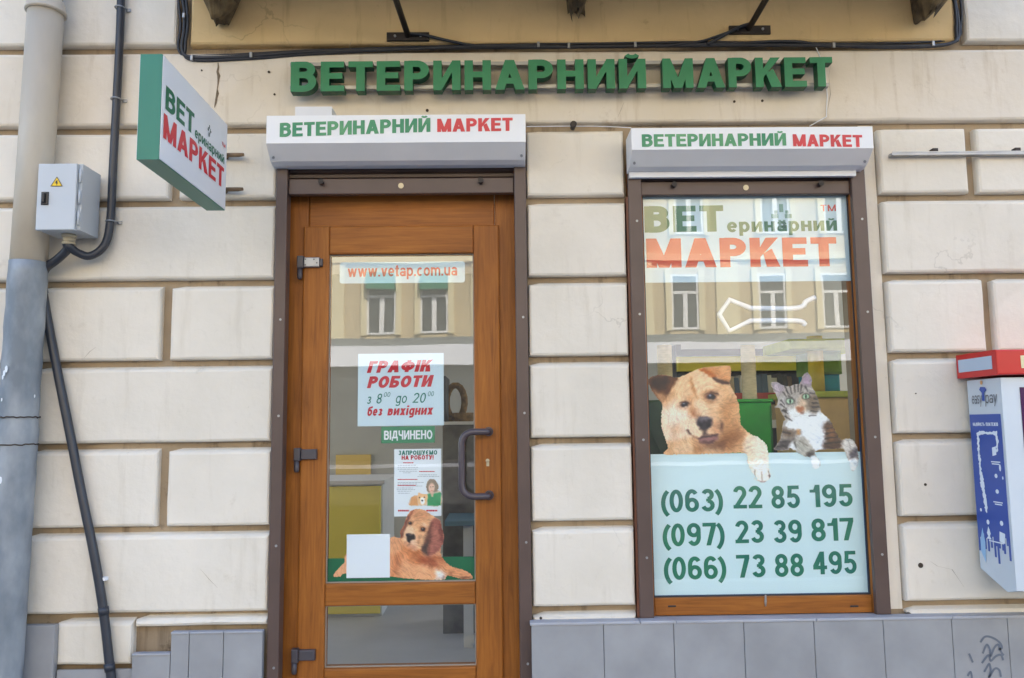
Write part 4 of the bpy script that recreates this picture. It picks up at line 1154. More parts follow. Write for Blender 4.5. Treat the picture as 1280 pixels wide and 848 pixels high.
# =================================================================== balcony stays
def stay(px0, px1, py0, py1, foot, topx, lab):
    a, b = at(px0, py0, -.006), at(px1, py1, -.006)
    t = thing('balcony_stay', ((a.x + b.x) / 2, -.01, (a.z + b.z) / 2), lab, 'bracket', 'iron stays under the balcony')
    z0, z1 = min(a.z, b.z), max(a.z, b.z)
    pl_ = build('plate', MB().box(a.x, b.x, -.014, -.001, z0, z1, 0, ch=.002), DSTEEL, t)
    for u in (.2, .8): build('bolt', MB().cyl((a.x + (b.x - a.x) * u, -.0205, (z0 + z1) / 2), (0, 1, 0), .006, .006, n=6), STEEL, pl_)
    f = at(foot, (py0 + py1) / 2 - 2, -.016); k = at(topx, 0, -.25); d = (k - f).normalized()
    build('rod', MB().tube([f, f + d * .9], .0135, 0, 10), DSTEEL, t)
stay(483.5, 536.5, 41.5, 51.5, 510, 495, 'dark iron stay with bolted foot plate, left of the middle corbel')
stay(911, 963, 33, 43, 936, 957, 'dark iron stay with bolted foot plate, right of the middle corbel')

# =================================================================== rail on the right
a, b = at(1114, 191.5, -.03), at(1400, 193, -.03); z = (a.z + b.z) / 2
mr = build('wall_rail', MB().box(a.x, b.x, -.034, -.004, z - .006, z + .006, 0, ch=.002).box(a.x + .002, b.x, -.034, -.031, z + .0062, z + .012), STEEL, label='thin zinc rail screwed to the wall right of the window shutter', cat='rail')
for px in (1168, 1271): 
    q = at(px, 189, -.02); build('screw_lug', MB().box(q.x - .012, q.x + .012, -.03, -.001, z + .0125, z + .028), DSTEEL, mr)

# =================================================================== films and stickers on the display window (inside the glass)
TX = WPY + .0075                      # film plane
TL = TX - .0010                       # lettering plane, just in front of the film
lf = MB().box(gX0 + .002, gX1 - .002, TX, TX + .001, Z_(930, 352.5, TX), WZ1 - .063)
logo = build('logo_film', lf, FILMW, label='white film with the shop name across the top of the display window', cat='window film')
OLIVE = mat('printed_green', s3(52, 112, 84), .4)
PALER = mat('printed_red', s3(206, 70, 62), .4)
build('green_lettering', tx('ВЕТ', 806, 291, 905, 289.5, 34, TL, t=.25, gap=.09), OLIVE, logo)
build('red_lettering', tx('МАРКЕТ', 808.5, 335, 1047, 333, 37.5, TL, t=.255, gap=.085), PALER, logo)
build('small_lettering', tx('еринарний', 909, 290.5, 1046.5, 288.5, 18, TL, t=.2, gap=.10), OLIVE, logo)
build('trademark', tx('TM', 1026, 264.5, 1045, 264, 8.5, TL, t=.16, gap=.1), PALER, logo)
build('emblem', emblem(at(977, 271, TL), (1, 0, 0), (0, 0, 1), .075), mat('pale_green_print', s3(120, 156, 146), .4), logo)
pf = MB().box(gX0 + .002, gX1 - .002, TX, TX + .001, wz0 + .002, Z_(940, 566.5, TX))
phone = build('phone_film', pf, FILM, label='pale blue film across the bottom of the display window with three phone numbers', cat='window film')
PHG = mat('phone_green', s3(0, 104, 98), .4, var=.25, vscale=3.0, c2=s3(40, 126, 92))
for s_, xl, yl, xr, yr in (('(063)', 826.5, 641, 904.5, 639), ('22', 917, 636, 953, 635.5), ('85', 964.5, 636, 1000.5, 635), ('195', 1013, 634.5, 1066.5, 633),
                           ('(097)', 828.5, 683.5, 906.5, 681.5), ('23', 919.5, 679.5, 955.5, 678.5), ('39', 967, 679, 1003, 678), ('817', 1014.5, 677, 1068, 675.5),
                           ('(066)', 830, 725.5, 908.5, 723.5), ('73', 921, 722.5, 957.5, 721.5), ('88', 969, 721.5, 1005.5, 720.5), ('495', 1017, 718.5, 1071.5, 717)):
    build('phone_number', tx(s_, xl, yl, xr, yr, 27, TL, t=.185, gap=.075), PHG, phone)
build('film_edge', MB().box(gX1 - .0055, gX1 - .001, TX - .0012, TX - .0002, wz0 + .002, Z_(940, 500, TX)).box(gX0 + .003, gX1 - .006, TX - .0012, TX - .0002, wz0 + .001, wz0 + .006), mat('blue_edge', s3(40, 74, 120), .4), phone)

# printed dog and cat leaning over the phone film
q = lambda *p: zm(p, 800, 440, 4.987)
DOG = q((150, 640), (172, 600), (158, 545), (136, 480), (130, 400), (138, 330), (105, 290), (70, 235), (48, 190), (62, 158), (120, 142), (180, 148), (232, 160), (290, 138), (345, 112), (400, 95), (470, 90), (540, 84), (566, 92), (570, 140), (560, 195), (590, 255), (618, 330), (625, 400), (632, 455), (690, 510), (745, 530))
DOG += zm([(45, 535), (85, 570), (102, 620), (105, 680), (110, 740), (118, 775), (95, 805), (68, 815), (30, 805), (8, 780)], 940, 440, 4.987)
DOG += q((735, 800), (690, 740), (668, 690), (655, 634), (500, 636), (300, 640))
E1 = lambda x, y, rx, ry, a=0: ('e', 800 + x / 4.987, 440 + y / 4.987, rx / 4.987, ry / 4.987, a)
Dops = [
 (q((130, 300), (260, 300), (330, 420), (300, 540), (180, 580), (140, 480)), (240, 214, 196), 9, .9),
 (q((150, 570), (300, 540), (480, 590), (640, 500), (660, 645), (150, 645)), (198, 150, 108), 8, .85),
 (q((210, 590), (300, 560), (340, 600), (300, 635), (220, 630)), (226, 190, 156), 5, .7), (q((400, 600), (500, 580), (560, 630), (430, 640)), (224, 186, 150), 5, .6), (q((330, 585), (400, 590), (380, 630), (340, 625)), (150, 98, 60), 4, .6),
 (q((330, 130), (470, 100), (560, 200), (600, 330), (560, 380), (480, 260), (380, 230)), (232, 192, 156), 8, .8),
 (q((470, 200), (560, 200), (600, 280), (610, 340), (540, 330)), (206, 156, 112), 8, .7),
 (q((500, 330), (600, 300), (626, 400), (640, 470), (560, 560), (490, 560), (500, 440)), (178, 126, 82), 9, .85),
 (q((470, 560), (540, 500), (640, 490), (620, 560), (540, 620)), (142, 90, 54), 8, .75),
 (q((560, 350), (620, 350), (625, 420), (580, 440)), (214, 166, 122), 6, .6),
 (q((200, 160), (330, 120), (310, 280), (180, 330), (140, 330)), (226, 182, 142), 9, .75),
 (q((140, 290), (200, 220), (215, 260), (160, 350)), (196, 142, 98), 6, .7),
 (q((175, 470), (250, 450), (270, 500), (200, 540)), (198, 152, 116), 7, .65),
 (q((48, 190), (62, 158), (120, 142), (232, 160), (205, 215), (165, 280), (130, 320), (70, 235)), (88, 50, 28), 2.2, 1),
 (q((85, 165), (170, 158), (190, 190), (130, 235), (80, 210)), (56, 32, 22), 4, .8), (q((180, 160), (230, 160), (200, 215), (170, 240)), (120, 72, 40), 4, .6),
 (q((85, 240), (120, 250), (165, 270), (140, 330), (115, 300)), (196, 146, 104), 4, .85),
 (q((372, 108), (470, 92), (566, 90), (570, 140), (558, 195), (500, 175), (455, 150), (410, 130)), (204, 142, 94), 2.5, .95), (q((480, 98), (560, 96), (562, 150), (510, 140)), (224, 170, 126), 5, .7),
 (q((372, 104), (420, 112), (472, 150), (458, 165), (395, 128)), (178, 96, 44), 2, .85),
 (q((455, 158), (500, 172), (560, 190), (548, 205), (500, 198), (462, 175)), (72, 44, 36), 1.6, .95),
 (q((313, 160), (330, 190), (348, 240), (360, 285), (340, 270), (322, 225)), (164, 104, 58), 3, .85), (q((330, 180), (350, 190), (366, 270), (352, 275)), (240, 206, 172), 4, .5),
 (q((295, 290), (330, 285), (345, 340), (330, 400), (310, 380)), (190, 132, 88), 5, .7), (q((385, 262), (430, 255), (470, 300), (430, 330), (400, 300)), (196, 142, 100), 5, .7),
 (q((318, 380), (355, 352), (385, 392), (350, 425), (325, 420)), (152, 92, 60), 4.5, .8),
 (q((340, 310), (410, 315), (432, 395), (365, 395), (345, 350)), (236, 202, 170), 5, .8), (q((425, 340), (470, 350), (480, 430), (450, 440)), (214, 168, 128), 6, .7),
 (q((265, 430), (345, 410), (372, 470), (380, 530), (320, 515), (280, 480)), (236, 204, 176), 5, .85),
 (q((445, 430), (505, 440), (500, 515), (450, 515)), (190, 138, 104), 5, .75),
 (E1(508, 462, 12, 24), (76, 48, 40), 3, .75),
 (q((385, 560), (490, 552), (540, 560), (500, 610), (420, 605)), (112, 72, 50), 6, .75), (q((330, 540), (380, 555), (400, 590), (340, 580)), (176, 126, 92), 5, .7),
 (E1(278, 330, 46, 34, -8), (206, 160, 124), 5, .7), (E1(276, 328, 31, 20, -8), (128, 84, 64), 2.5, .85), (E1(278, 328, 23, 15, -6), (40, 34, 42), 1.4, 1), (E1(272, 322, 7, 4), (176, 182, 196), 1, .8), (E1(284, 345, 20, 4, -5), (232, 206, 188), 1.5, .6), (q((244, 318), (262, 308), (300, 314), (310, 326), (298, 322), (262, 316)), (76, 48, 40), 1.2, .8),
 (E1(442, 280, 48, 34, -6), (188, 136, 96), 5, .7), (E1(442, 279, 35, 24, -6), (116, 74, 56), 2.5, .9), (E1(445, 281, 25, 17), (36, 30, 40), 1.4, 1), (E1(437, 273, 8, 5), (176, 182, 198), 1, .8), (E1(446, 300, 20, 4, 5), (214, 176, 146), 1.5, .6),
 (q((405, 268), (430, 250), (480, 254), (490, 270), (470, 264), (435, 260)), (72, 44, 36), 1.5, .85), (q((395, 250), (440, 232), (490, 244), (440, 246)), (176, 118, 78), 3, .6),
 (q((352, 428), (376, 406), (425, 402), (450, 425), (444, 462), (415, 490), (388, 488), (362, 465)), (56, 46, 54), 2.4, 1),
 (E1(402, 417, 28, 10, -6), (150, 142, 152), 3.5, .75), (E1(375, 455, 9, 7, 20), (26, 22, 28), 2, .9), (E1(428, 458, 10, 8, -20), (26, 22, 28), 2, .9),
 (q((390, 488), (416, 488), (420, 525), (392, 525)), (66, 48, 48), 3, .85),
 (q((286, 486), (304, 490), (318, 512), (306, 512), (292, 500)), (66, 42, 38), 1.8, .9), (q((312, 510), (345, 530), (380, 540), (376, 546), (340, 538)), (130, 88, 70), 2, .7),
 (q((365, 540), (420, 522), (478, 520), (482, 545), (440, 568), (385, 566)), (142, 98, 98), 2.4, .95), (q((372, 560), (430, 558), (470, 548), (440, 572), (390, 572)), (84, 54, 50), 2.2, .8),
 (q((366, 538), (420, 520), (480, 512), (478, 524), (420, 532), (375, 545)), (58, 38, 40), 1.8, .85),
 (q((655, 560), (690, 520), (800, 520), (860, 620), (870, 800), (700, 800), (655, 640)), (236, 218, 200), 5, .92), (q((660, 560), (700, 540), (710, 660), (680, 700), (658, 640)), (220, 194, 168), 6, .7),
 (q((690, 690), (850, 690), (870, 830), (740, 830)), (240, 230, 220), 6, .9),
 (q((713, 735), (718, 735), (720, 785), (714, 785)), (110, 90, 80), 1, .8), (q((756, 745), (760, 745), (764, 800), (759, 800)), (120, 98, 88), 1, .8),
 (q((800, 740), (805, 740), (812, 790), (806, 790)), (110, 90, 80), 1, .8), (E1(765, 812, 22, 6), (110, 80, 84), 2, .8), (E1(663, 668, 5, 7), (80, 60, 54), 1, .8), (E1(812, 775, 8, 6), (90, 70, 70), 1.5, .8),
]
TPD = TX - .0022
dog = picture('dog_print', [DOG], TPD, (228, 186, 148), Dops, fc=(880, 528), fur=.07, label='printed cut-out of a tan dog with one folded ear, stuck inside the display window', cat='sticker')
c_ = lambda *p: zm(p, 940, 440, 4.987)
CAT = c_((140, 612), (150, 580), (175, 545), (185, 490), (195, 430), (205, 425), (180, 375), (170, 350), (135, 350), (160, 320), (150, 270), (130, 235), (120, 195), (150, 185), (190, 205), (225, 215), (270, 200), (300, 195), (315, 150), (345, 128), (372, 165), (375, 215), (395, 250), (415, 300), (428, 350), (428, 370), (455, 395), (490, 430), (520, 490), (555, 545), (590, 540), (625, 545), (655, 590), (662, 640), (665, 690), (640, 742), (615, 735), (605, 690), (590, 660), (570, 608), (540, 606), (445, 610), (400, 618), (395, 640), (425, 680), (425, 715), (400, 732), (372, 715), (360, 662), (320, 650), (280, 625), (235, 600), (225, 612))
E2 = lambda x, y, rx, ry, a=0: ('e', 940 + x / 4.987, 440 + y / 4.987, rx / 4.987, ry / 4.987, a)
def line(x0, y0, x1, y1, w): 
    dx, dy = x1 - x0, y1 - y0; l = math.hypot(dx, dy); nx, ny = -dy / l * w / 2, dx / l * w / 2
    return c_((x0 + nx, y0 + ny), (x1 + nx * .5, y1 + ny * .5), (x1 - nx * .5, y1 - ny * .5), (x0 - nx, y0 - ny))
WH, DK, GB, BR = (240, 242, 246), (52, 46, 46), (166, 156, 148), (124, 84, 54)
Cops = [
 (c_((215, 440), (300, 400), (420, 370), (490, 440), (450, 610), (380, 610), (340, 540), (260, 520)), WH, 4, 1),
 (c_((360, 520), (450, 500), (445, 605), (390, 600)), (226, 230, 240), 5, .8),
 (c_((220, 360), (300, 350), (360, 380), (350, 425), (260, 425)), (232, 230, 228), 5, .95),
 (c_((445, 450), (500, 440), (556, 545), (550, 606), (440, 606), (455, 540)), (84, 58, 44), 4, .9),
 (c_((470, 470), (500, 460), (520, 520), (490, 560)), (140, 96, 62), 4, .8),
 (c_((145, 610), (180, 545), (260, 545), (240, 610)), (78, 70, 70), 4, .95),
 (c_((185, 480), (300, 490), (290, 520), (230, 535), (190, 520)), (98, 78, 64), 4, .8),
 (c_((280, 485), (300, 488), (298, 515), (278, 515)), (196, 144, 92), 2, .8),
 # ears
 (c_((120, 195), (150, 185), (205, 215), (170, 270), (145, 260)), (150, 136, 140), 3, .9), (c_((135, 205), (160, 200), (185, 225), (160, 250)), (186, 168, 178), 3, .8),
 (c_((300, 200), (318, 150), (345, 130), (374, 168), (372, 215)), (138, 124, 130), 3, .9), (c_((318, 190), (330, 158), (346, 150), (362, 180), (355, 205)), (178, 152, 170), 3, .8),
 # face
 (c_((280, 330), (320, 270), (345, 340), (330, 370), (285, 365)), (206, 176, 146), 4, .8),
 (c_((345, 290), (400, 260), (428, 350), (380, 390), (345, 350)), (110, 90, 72), 5, .75),
 (c_((180, 290), (210, 280), (220, 340), (185, 350)), (190, 184, 182), 4, .8),
]
for l in ((205, 215, 225, 265, 8), (235, 205, 250, 262, 9), (262, 200, 268, 255, 9), (290, 198, 288, 250, 9), (310, 205, 302, 252, 8), (330, 215, 350, 245, 8), (190, 250, 215, 280, 8), (180, 300, 205, 330, 8), (175, 325, 215, 355, 8), (190, 365, 225, 385, 9), (360, 255, 395, 262, 8), (385, 290, 420, 300, 8), (375, 318, 425, 320, 8), (375, 345, 428, 345, 8), (365, 370, 415, 372, 7), (225, 275, 250, 285, 8), (300, 262, 320, 250, 7), (205, 400, 250, 430, 8), (210, 240, 240, 270, 6), (355, 400, 400, 395, 7), (465, 480, 505, 470, 8), (460, 510, 520, 500, 9), (455, 540, 535, 530, 9), (450, 572, 550, 562, 10), (160, 560, 210, 560, 9), (155, 590, 230, 585, 9), (190, 500, 240, 510, 8)):
    Cops.append((line(*l), DK, 1.3, .85))
Cops += [
 (E2(237, 307, 30, 22, 8), (70, 66, 62), 1.5, .95), (E2(237, 308, 23, 16, 8), (168, 196, 168), 1, 1), (E2(238, 308, 6, 13), (30, 34, 34), 1, 1),
 (E2(337, 279, 25, 21, -8), (70, 62, 54), 1.5, .95), (E2(337, 279, 19, 15, -8), (160, 190, 158), 1, 1), (E2(337, 279, 5, 12), (30, 34, 34), 1, 1),
 (c_((275, 350), (298, 342), (322, 345), (320, 368), (302, 380), (285, 372)), (164, 104, 72), 2, .95),
 (c_((300, 376), (325, 372), (320, 390), (302, 388)), (120, 80, 66), 1.5, .8), (E2(207, 366, 12, 7), (50, 44, 42), 1.5, .8),
 # paws
 (c_((255, 560), (320, 545), (375, 590), (395, 635), (360, 658), (300, 640), (262, 605)), (176, 170, 160), 3, 1),
 (line(265, 560, 275, 600, 8), DK, 1.5, .9), (line(300, 555, 345, 585, 6), (110, 100, 92), 1.8, .8), (E2(365, 637, 28, 18, -20), (66, 58, 58), 2.5, .85),
 (c_((225, 600), (255, 560), (275, 610), (240, 618)), (232, 232, 236), 3, .9),
 (c_((360, 662), (400, 650), (426, 690), (410, 730), (375, 720)), (226, 238, 246), 2.5, .95),
 (c_((560, 570), (600, 540), (640, 560), (660, 640), (610, 670), (580, 640)), (206, 198, 192), 3, 1), (c_((605, 620), (655, 600), (664, 655), (615, 668)), (84, 76, 84), 3, .85),
 (line(600, 555, 620, 620, 5), (150, 140, 134), 1.5, .7),
 (c_((605, 680), (660, 670), (662, 700), (640, 742), (612, 730)), (224, 234, 244), 2.5, .95),
]
cat = picture('cat_print', [CAT], TPD, GB, Cops, step=.7, fur=.09, fc=(1002, 508), label='printed cut-out of a grey tabby cat with white chest, stuck inside the display window', cat='sticker')
# white bone-shaped outline
bn = MB()
loop = [(1019, 372), (1008, 377), (996, 385.5), (938, 385.5), (912, 375), (899, 393), (911.5, 414), (938, 401.5), (996, 401.5), (1007, 407)]
pts = bez([at(x, y, TX + .006) for x, y in loop[:4]] , 5)[:-1] + [at(x, y, TX + .006) for x, y in loop[3:8]] + bez([at(x, y, TX + .006) for x, y in loop[7:]], 5)[1:]
bn.tube(pts, .012, 0, 10)
bone = build('bone_outline', bn, WHITEP, label='white open bone-shaped outline hanging behind the display window glass', cat='decoration')

# =================================================================== stickers on the door glass (inside the pane)
SX = PNY + .0068; SL = SX - .0010
def rect(name, xl, yt, xr, yb_, m, label, cat, Y=SX, rad=0):
    p0, p1 = at(xl, yb_, Y), at(xr, yt, Y)
    zz = (at(xl, yb_, Y).z + at(xr, yb_, Y).z) / 2, (at(xl, yt, Y).z + at(xr, yt, Y).z) / 2
    mb = MB()
    if not rad: mb.box(p0.x, p1.x, Y, Y + .0008, zz[0], zz[1])
    else:
        pp = []
        for cx, cz, a0_ in ((p1.x - rad, zz[1] - rad, 0), (p0.x + rad, zz[1] - rad, 90), (p0.x + rad, zz[0] + rad, 180), (p1.x - rad, zz[0] + rad, 270)):
            pp += [(cx + rad * cos(R(a0_ + t)), Y, cz + rad * sin(R(a0_ + t))) for t in range(0, 91, 15)]
        mb.prism(pp[::-1], (0, .0008, 0))
    return build(name, mb, m, label=label, cat=cat)
web = rect('website_sticker', 424.5, 327.5, 581, 354, FILMW, 'white rounded strip with the red web address at the top of the door glass', 'sticker', rad=.012)
build('lettering', tx('www.vetap.com.ua', 434.5, 346.5, 571.5, 344.5, 14.6, SL, t=.17, gap=.075), mat('web_red', s3(206, 74, 66), .4), web)
hours = rect('opening_hours_sign', 447, 442, 554.5, 532.5, mat('pale_paper', s3(206, 224, 234), .5), 'pale sheet on the door glass with the opening hours in red and green italics', 'sign')
HRED = mat('hours_red', s3(196, 20, 48), .4); HGR = mat('hours_green', s3(30, 118, 104), .4)
build('lettering', tx('ГРАФІК', 458.5, 466.5, 541.5, 464.5, 14.6, SL, t=.27, gap=.08, slant=.22), HRED, hours)
build('lettering', tx('РОБОТИ', 458.5, 485.5, 542.5, 483.5, 14.4, SL, t=.27, gap=.08, slant=.22), HRED, hours)
for s_, xl, xr, yb_, cap in (('з', 458.5, 465, 505.2, 12.2), ('8', 470, 478.5, 504.8, 12.2), ('до', 494, 510, 504.2, 12.2), ('20', 515.5, 533.5, 503.8, 12.2)):
    build('lettering', tx(s_, xl, yb_, xr, yb_ - .2, cap, SL, t=.13, gap=.12, slant=.2), HGR, hours)
for xl, xr, yb_ in ((479.5, 488.5, 496.5), (534.5, 543, 495.5)):
    build('superscript', tx('00', xl, yb_, xr, yb_ - .1, 6, SL, t=.11, gap=.12, slant=.2), HGR, hours)
build('lettering', tx('без', 458.5, 520.2, 479, 519.7, 11.5, SL, t=.22, gap=.08, slant=.18), HRED, hours)
build('lettering', tx('вихідних', 484, 519.6, 542.5, 518.4, 11.5, SL, t=.22, gap=.08, slant=.18), HRED, hours)
opn = rect('open_sign', 476.5, 533.2, 543.5, 554, GREENL, 'small green strip with white capitals under the opening hours sheet', 'sign')
build('lettering', tx('ВІДЧИНЕНО', 480, 550, 540.5, 549, 11, SL, t=.2, gap=.08), WHITEP, opn)
qr = rect('white_card', 433, 668, 487.5, 722.5, PAPER, 'blank white square card at the lower left of the door glass', 'card', Y=SX - .0035)
grs = rect('green_strip', 409.3, 697, 593, 728, mat('green_band', s3(0, 104, 66), .4), 'green band across the foot of the door glass under the printed puppy', 'sticker', Y=SX + .0012)
job = rect('job_poster', 492.5, 561.5, 551.5, 645.5, PAPER, 'white job poster with a woman in green and two dogs, on the door glass', 'poster', Y=SX + .0002)
JL = SL + .0004
build('heading', tx('ЗАПРОШУЄМО', 498, 569, 546.5, 568.5, 5.3, JL, t=.24, gap=.09), HGR, job)
build('heading', tx('НА РОБОТУ!', 502, 575, 542, 574.5, 5.3, JL, t=.24, gap=.09), HRED, job)
tl = MB(); tr = MB()
for k, (x0, x1, y) in enumerate(((497, 520, 581.5), (497, 523, 584), (497, 522, 586.5), (499, 521, 589), (504, 514, 591), (524, 547, 593.5), (522, 549, 595.5), (497, 530, 603), (497, 522, 605), (520, 528, 607.5), (496, 516, 610), (496, 519, 612), (497, 514, 614), (498, 512, 616.5))):
    x = x0
    while x < x1:
        d = random.uniform(1.5, 4); a, b = at(x, y, JL), at(min(x + d, x1), y + .55, JL); tl.add([(a.x, JL, b.z), (b.x, JL, b.z), (b.x, JL, a.z), (a.x, JL, a.z)], [(0, 1, 2, 3)]); x += d + .7
for (x0, x1, y) in ((504, 517, 578.6), (524, 543.5, 589.5), (497, 522, 599.5), (497, 520, 607), (497.5, 511.5, 638), (533, 547, 638)):
    x = x0
    while x < x1:
        d = random.uniform(1.2, 2.4); a, b = at(x, y - .5, JL), at(min(x + d, x1), y + (1.6 if y > 630 else .7), JL); tr.add([(a.x, JL, b.z), (b.x, JL, b.z), (b.x, JL, a.z), (a.x, JL, a.z)], [(0, 1, 2, 3)]); x += d + .35
build('small_print', tl, mat('grey_ink', s3(150, 158, 166), .5), job); build('red_print', tr, HRED, job)
p_ = lambda *p: zm(p, 485, 555, 8.92)
E3 = lambda x, y, rx, ry, a=0: ('e', 485 + x / 8.92, 555 + y / 8.92, rx / 8.92, ry / 8.92, a)
picture('photo_of_a_woman_and_dogs', [p_((235, 685), (265, 590), (330, 570), (340, 540), (380, 555), (440, 560), (435, 520), (425, 470), (445, 410), (490, 392), (540, 415), (565, 480), (555, 520), (592, 545), (588, 686), (400, 690))], JL - .0003, (210, 190, 170),
        [(p_((440, 560), (592, 540), (588, 690), (440, 690)), (44, 140, 92), 1.2, 1), (p_((430, 520), (425, 470), (450, 405), (490, 392), (545, 420), (570, 490), (550, 530), (480, 545)), (138, 122, 106), 1.2, 1),
         (E3(487, 490, 34, 55), (216, 180, 160), 1, 1), (p_((470, 540), (510, 540), (505, 590), (485, 590)), (210, 172, 150), 1, .9), (E3(488, 525, 14, 5), (190, 120, 112), .6, .8), (E3(474, 480, 7, 4), (90, 76, 70), .5, .8), (E3(502, 480, 7, 4), (90, 76, 70), .5, .8),
         (p_((235, 686), (265, 590), (325, 580), (335, 686)), (206, 150, 100), 1.2, 1), (p_((330, 600), (345, 545), (440, 565), (435, 640), (400, 680), (345, 670)), (220, 176, 130), 1, 1), (E3(385, 640, 26, 40), (244, 240, 236), 1, .95), (E3(382, 632, 12, 9), (50, 44, 50), .7, 1), (E3(352, 600, 7, 6), (50, 40, 36), .6, 1), (E3(405, 598, 7, 6), (50, 40, 36), .6, 1)],
        step=.3, fur=.03, parent=job)
# printed puppy
r_ = lambda *p: zm(p, 480, 620, 7.375)
PUP = zm([(70, 765), (95, 725), (130, 690), (150, 640), (370, 560), (430, 560), (440, 555)], 400, 540, 4.24)[:4] + r_((55, 385), (100, 378), (150, 385), (148, 330), (180, 270), (205, 200), (240, 145), (300, 120), (370, 130), (430, 170), (470, 195), (520, 230), (532, 290), (552, 360), (548, 430), (525, 480), (530, 550), (580, 620), (650, 660), (740, 685), (810, 730), (805, 765), (700, 765), (590, 735), (560, 770), (470, 775), (300, 770), (150, 755), (50, 745)) + zm([(240, 755), (135, 750), (105, 768)], 400, 540, 4.24)
E4 = lambda x, y, rx, ry, a=0: ('e', 480 + x / 7.375, 620 + y / 7.375, rx / 7.375, ry / 7.375, a)
Pops = [
 (r_((60, 385), (180, 400), (200, 560), (160, 740), (60, 740)), (214, 152, 110), 6, .7), (r_((80, 560), (160, 520), (170, 740), (70, 740)), (178, 108, 70), 6, .7),
 (r_((190, 440), (340, 480), (380, 620), (260, 640), (180, 540)), (196, 124, 78), 6, .8), (r_((240, 470), (330, 520), (340, 600), (260, 560)), (158, 88, 52), 6, .65),
 (r_((330, 560), (520, 560), (560, 640), (460, 670), (360, 640)), (140, 70, 44), 5, .8),
 (r_((160, 640), (400, 640), (560, 700), (540, 775), (160, 760)), (218, 160, 120), 5, .8), (r_((480, 690), (565, 700), (560, 772), (480, 775)), (238, 226, 222), 4, .95),
 (r_((480, 600), (580, 620), (800, 730), (790, 765), (600, 740)), (204, 142, 102), 4, .85), (r_((600, 690), (640, 700), (625, 735), (600, 725)), (126, 74, 50), 3, .6),
 (E4(735, 757, 26, 9), (90, 56, 44), 2, .8), (E4(785, 752, 18, 9), (110, 70, 54), 2, .7), (E4(548, 755, 9, 14), (120, 100, 100), 2, .7),
 # head
 (r_((205, 200), (300, 120), (430, 170), (440, 300), (400, 440), (300, 500), (190, 440), (165, 390)), (222, 170, 130), 4, 1), (r_((250, 150), (330, 125), (420, 170), (380, 230), (280, 220)), (196, 136, 98), 5, .7),
 (r_((190, 300), (280, 290), (330, 380), (300, 480), (220, 450)), (232, 194, 164), 5, .8), (r_((270, 280), (330, 250), (350, 330), (330, 440), (290, 420)), (214, 158, 116), 4, .6),
 (r_((150, 380), (150, 330), (205, 210), (250, 145), (275, 140), (220, 240), (180, 330), (168, 385)), (140, 80, 62), 2.5, .95), (r_((160, 370), (205, 240), (228, 190), (215, 260), (180, 350)), (86, 50, 46), 2, .7),
 (r_((430, 250), (480, 200), (522, 232), (552, 360), (546, 440), (500, 510), (430, 545), (400, 540), (410, 440)), (150, 90, 78), 2.5, 1), (r_((440, 300), (500, 300), (520, 430), (450, 520), (420, 500)), (172, 112, 96), 4, .6), (r_((510, 260), (552, 360), (545, 430), (520, 400)), (116, 62, 56), 3, .8),
 (r_((400, 330), (440, 260), (430, 400), (410, 480), (400, 540), (345, 500), (360, 450)), (96, 62, 52), 3.5, .9), (r_((345, 470), (400, 430), (400, 545), (360, 520)), (76, 62, 60), 3, .7),
 (E4(242, 252, 24, 22), (150, 96, 68), 2.5, .8), (E4(241, 252, 16, 15), (52, 38, 36), 1.2, 1), (E4(362, 308, 30, 27), (156, 96, 66), 2.5, .85), (E4(362, 308, 20, 19), (50, 36, 34), 1.2, 1), (E4(356, 302, 5, 4), (180, 180, 186), .7, .8), (E4(237, 247, 4, 3), (180, 180, 186), .7, .8), (E4(375, 270, 20, 10, 30), (236, 200, 170), 2, .8),
 (r_((205, 355), (240, 345), (285, 365), (282, 400), (250, 412), (238, 435), (215, 415)), (40, 32, 36), 1.6, 1), (E4(240, 358, 16, 5, 10), (120, 112, 116), 1.2, .7),
 (r_((190, 425), (235, 440), (300, 470), (290, 492), (230, 475)), (176, 116, 92), 3, .6), (r_((318, 370), (330, 380), (322, 440), (312, 430)), (160, 108, 78), 2.5, .6),
]
picture('puppy_print', [PUP], SX - .0018, (220, 162, 124), Pops, step=.55, fur=.075, fc=(515, 668), label='printed cut-out of a ginger spaniel puppy lying at the foot of the door glass', cat='sticker')

# =================================================================== things standing inside the shop
INY = mat('yellow_laminate', s3(240, 226, 96), .5); BEIGE = mat('sisal', s3(206, 190, 150), .9, var=.2, vscale=30, stretch=(1, 1, 4), bump=.3)
TAN = mat('tan_carpet', s3(214, 180, 120), .95, var=.15, vscale=10); LIME = mat('lime_plush', s3(180, 190, 70), .95, var=.2, vscale=14); TEAL = mat('teal_plush', s3(20, 140, 160), .9, var=.15, vscale=12)
GREENB = mat('bright_green_plastic', s3(30, 168, 44), .45, var=.25, vscale=7); DARKM = mat('dark_metal', s3(60, 62, 66), .5); RSH = mat('red_shelf_edge', s3(190, 70, 60), .5); PALE = mat('pale_laminate', s3(214, 218, 220), .5, var=.05)
def ibox(mb, xl, yt, xr, yb_, Y, dep, m=0, ch=0): mb.box(X_(xl, yt, Y), X_(xr, yt, Y), Y, Y + dep, Z_(xl, yb_, Y), Z_(xl, yt, Y), m, ch); return mb
fl = .195
def post(name, px, py, Y, r, ztop, zbot, m, parent=None, **k):
    x = X_(px, py, Y); return build(name, MB().tube([(x, Y, zbot), (x, Y, ztop)], r, 0, 18), m, parent, **k)
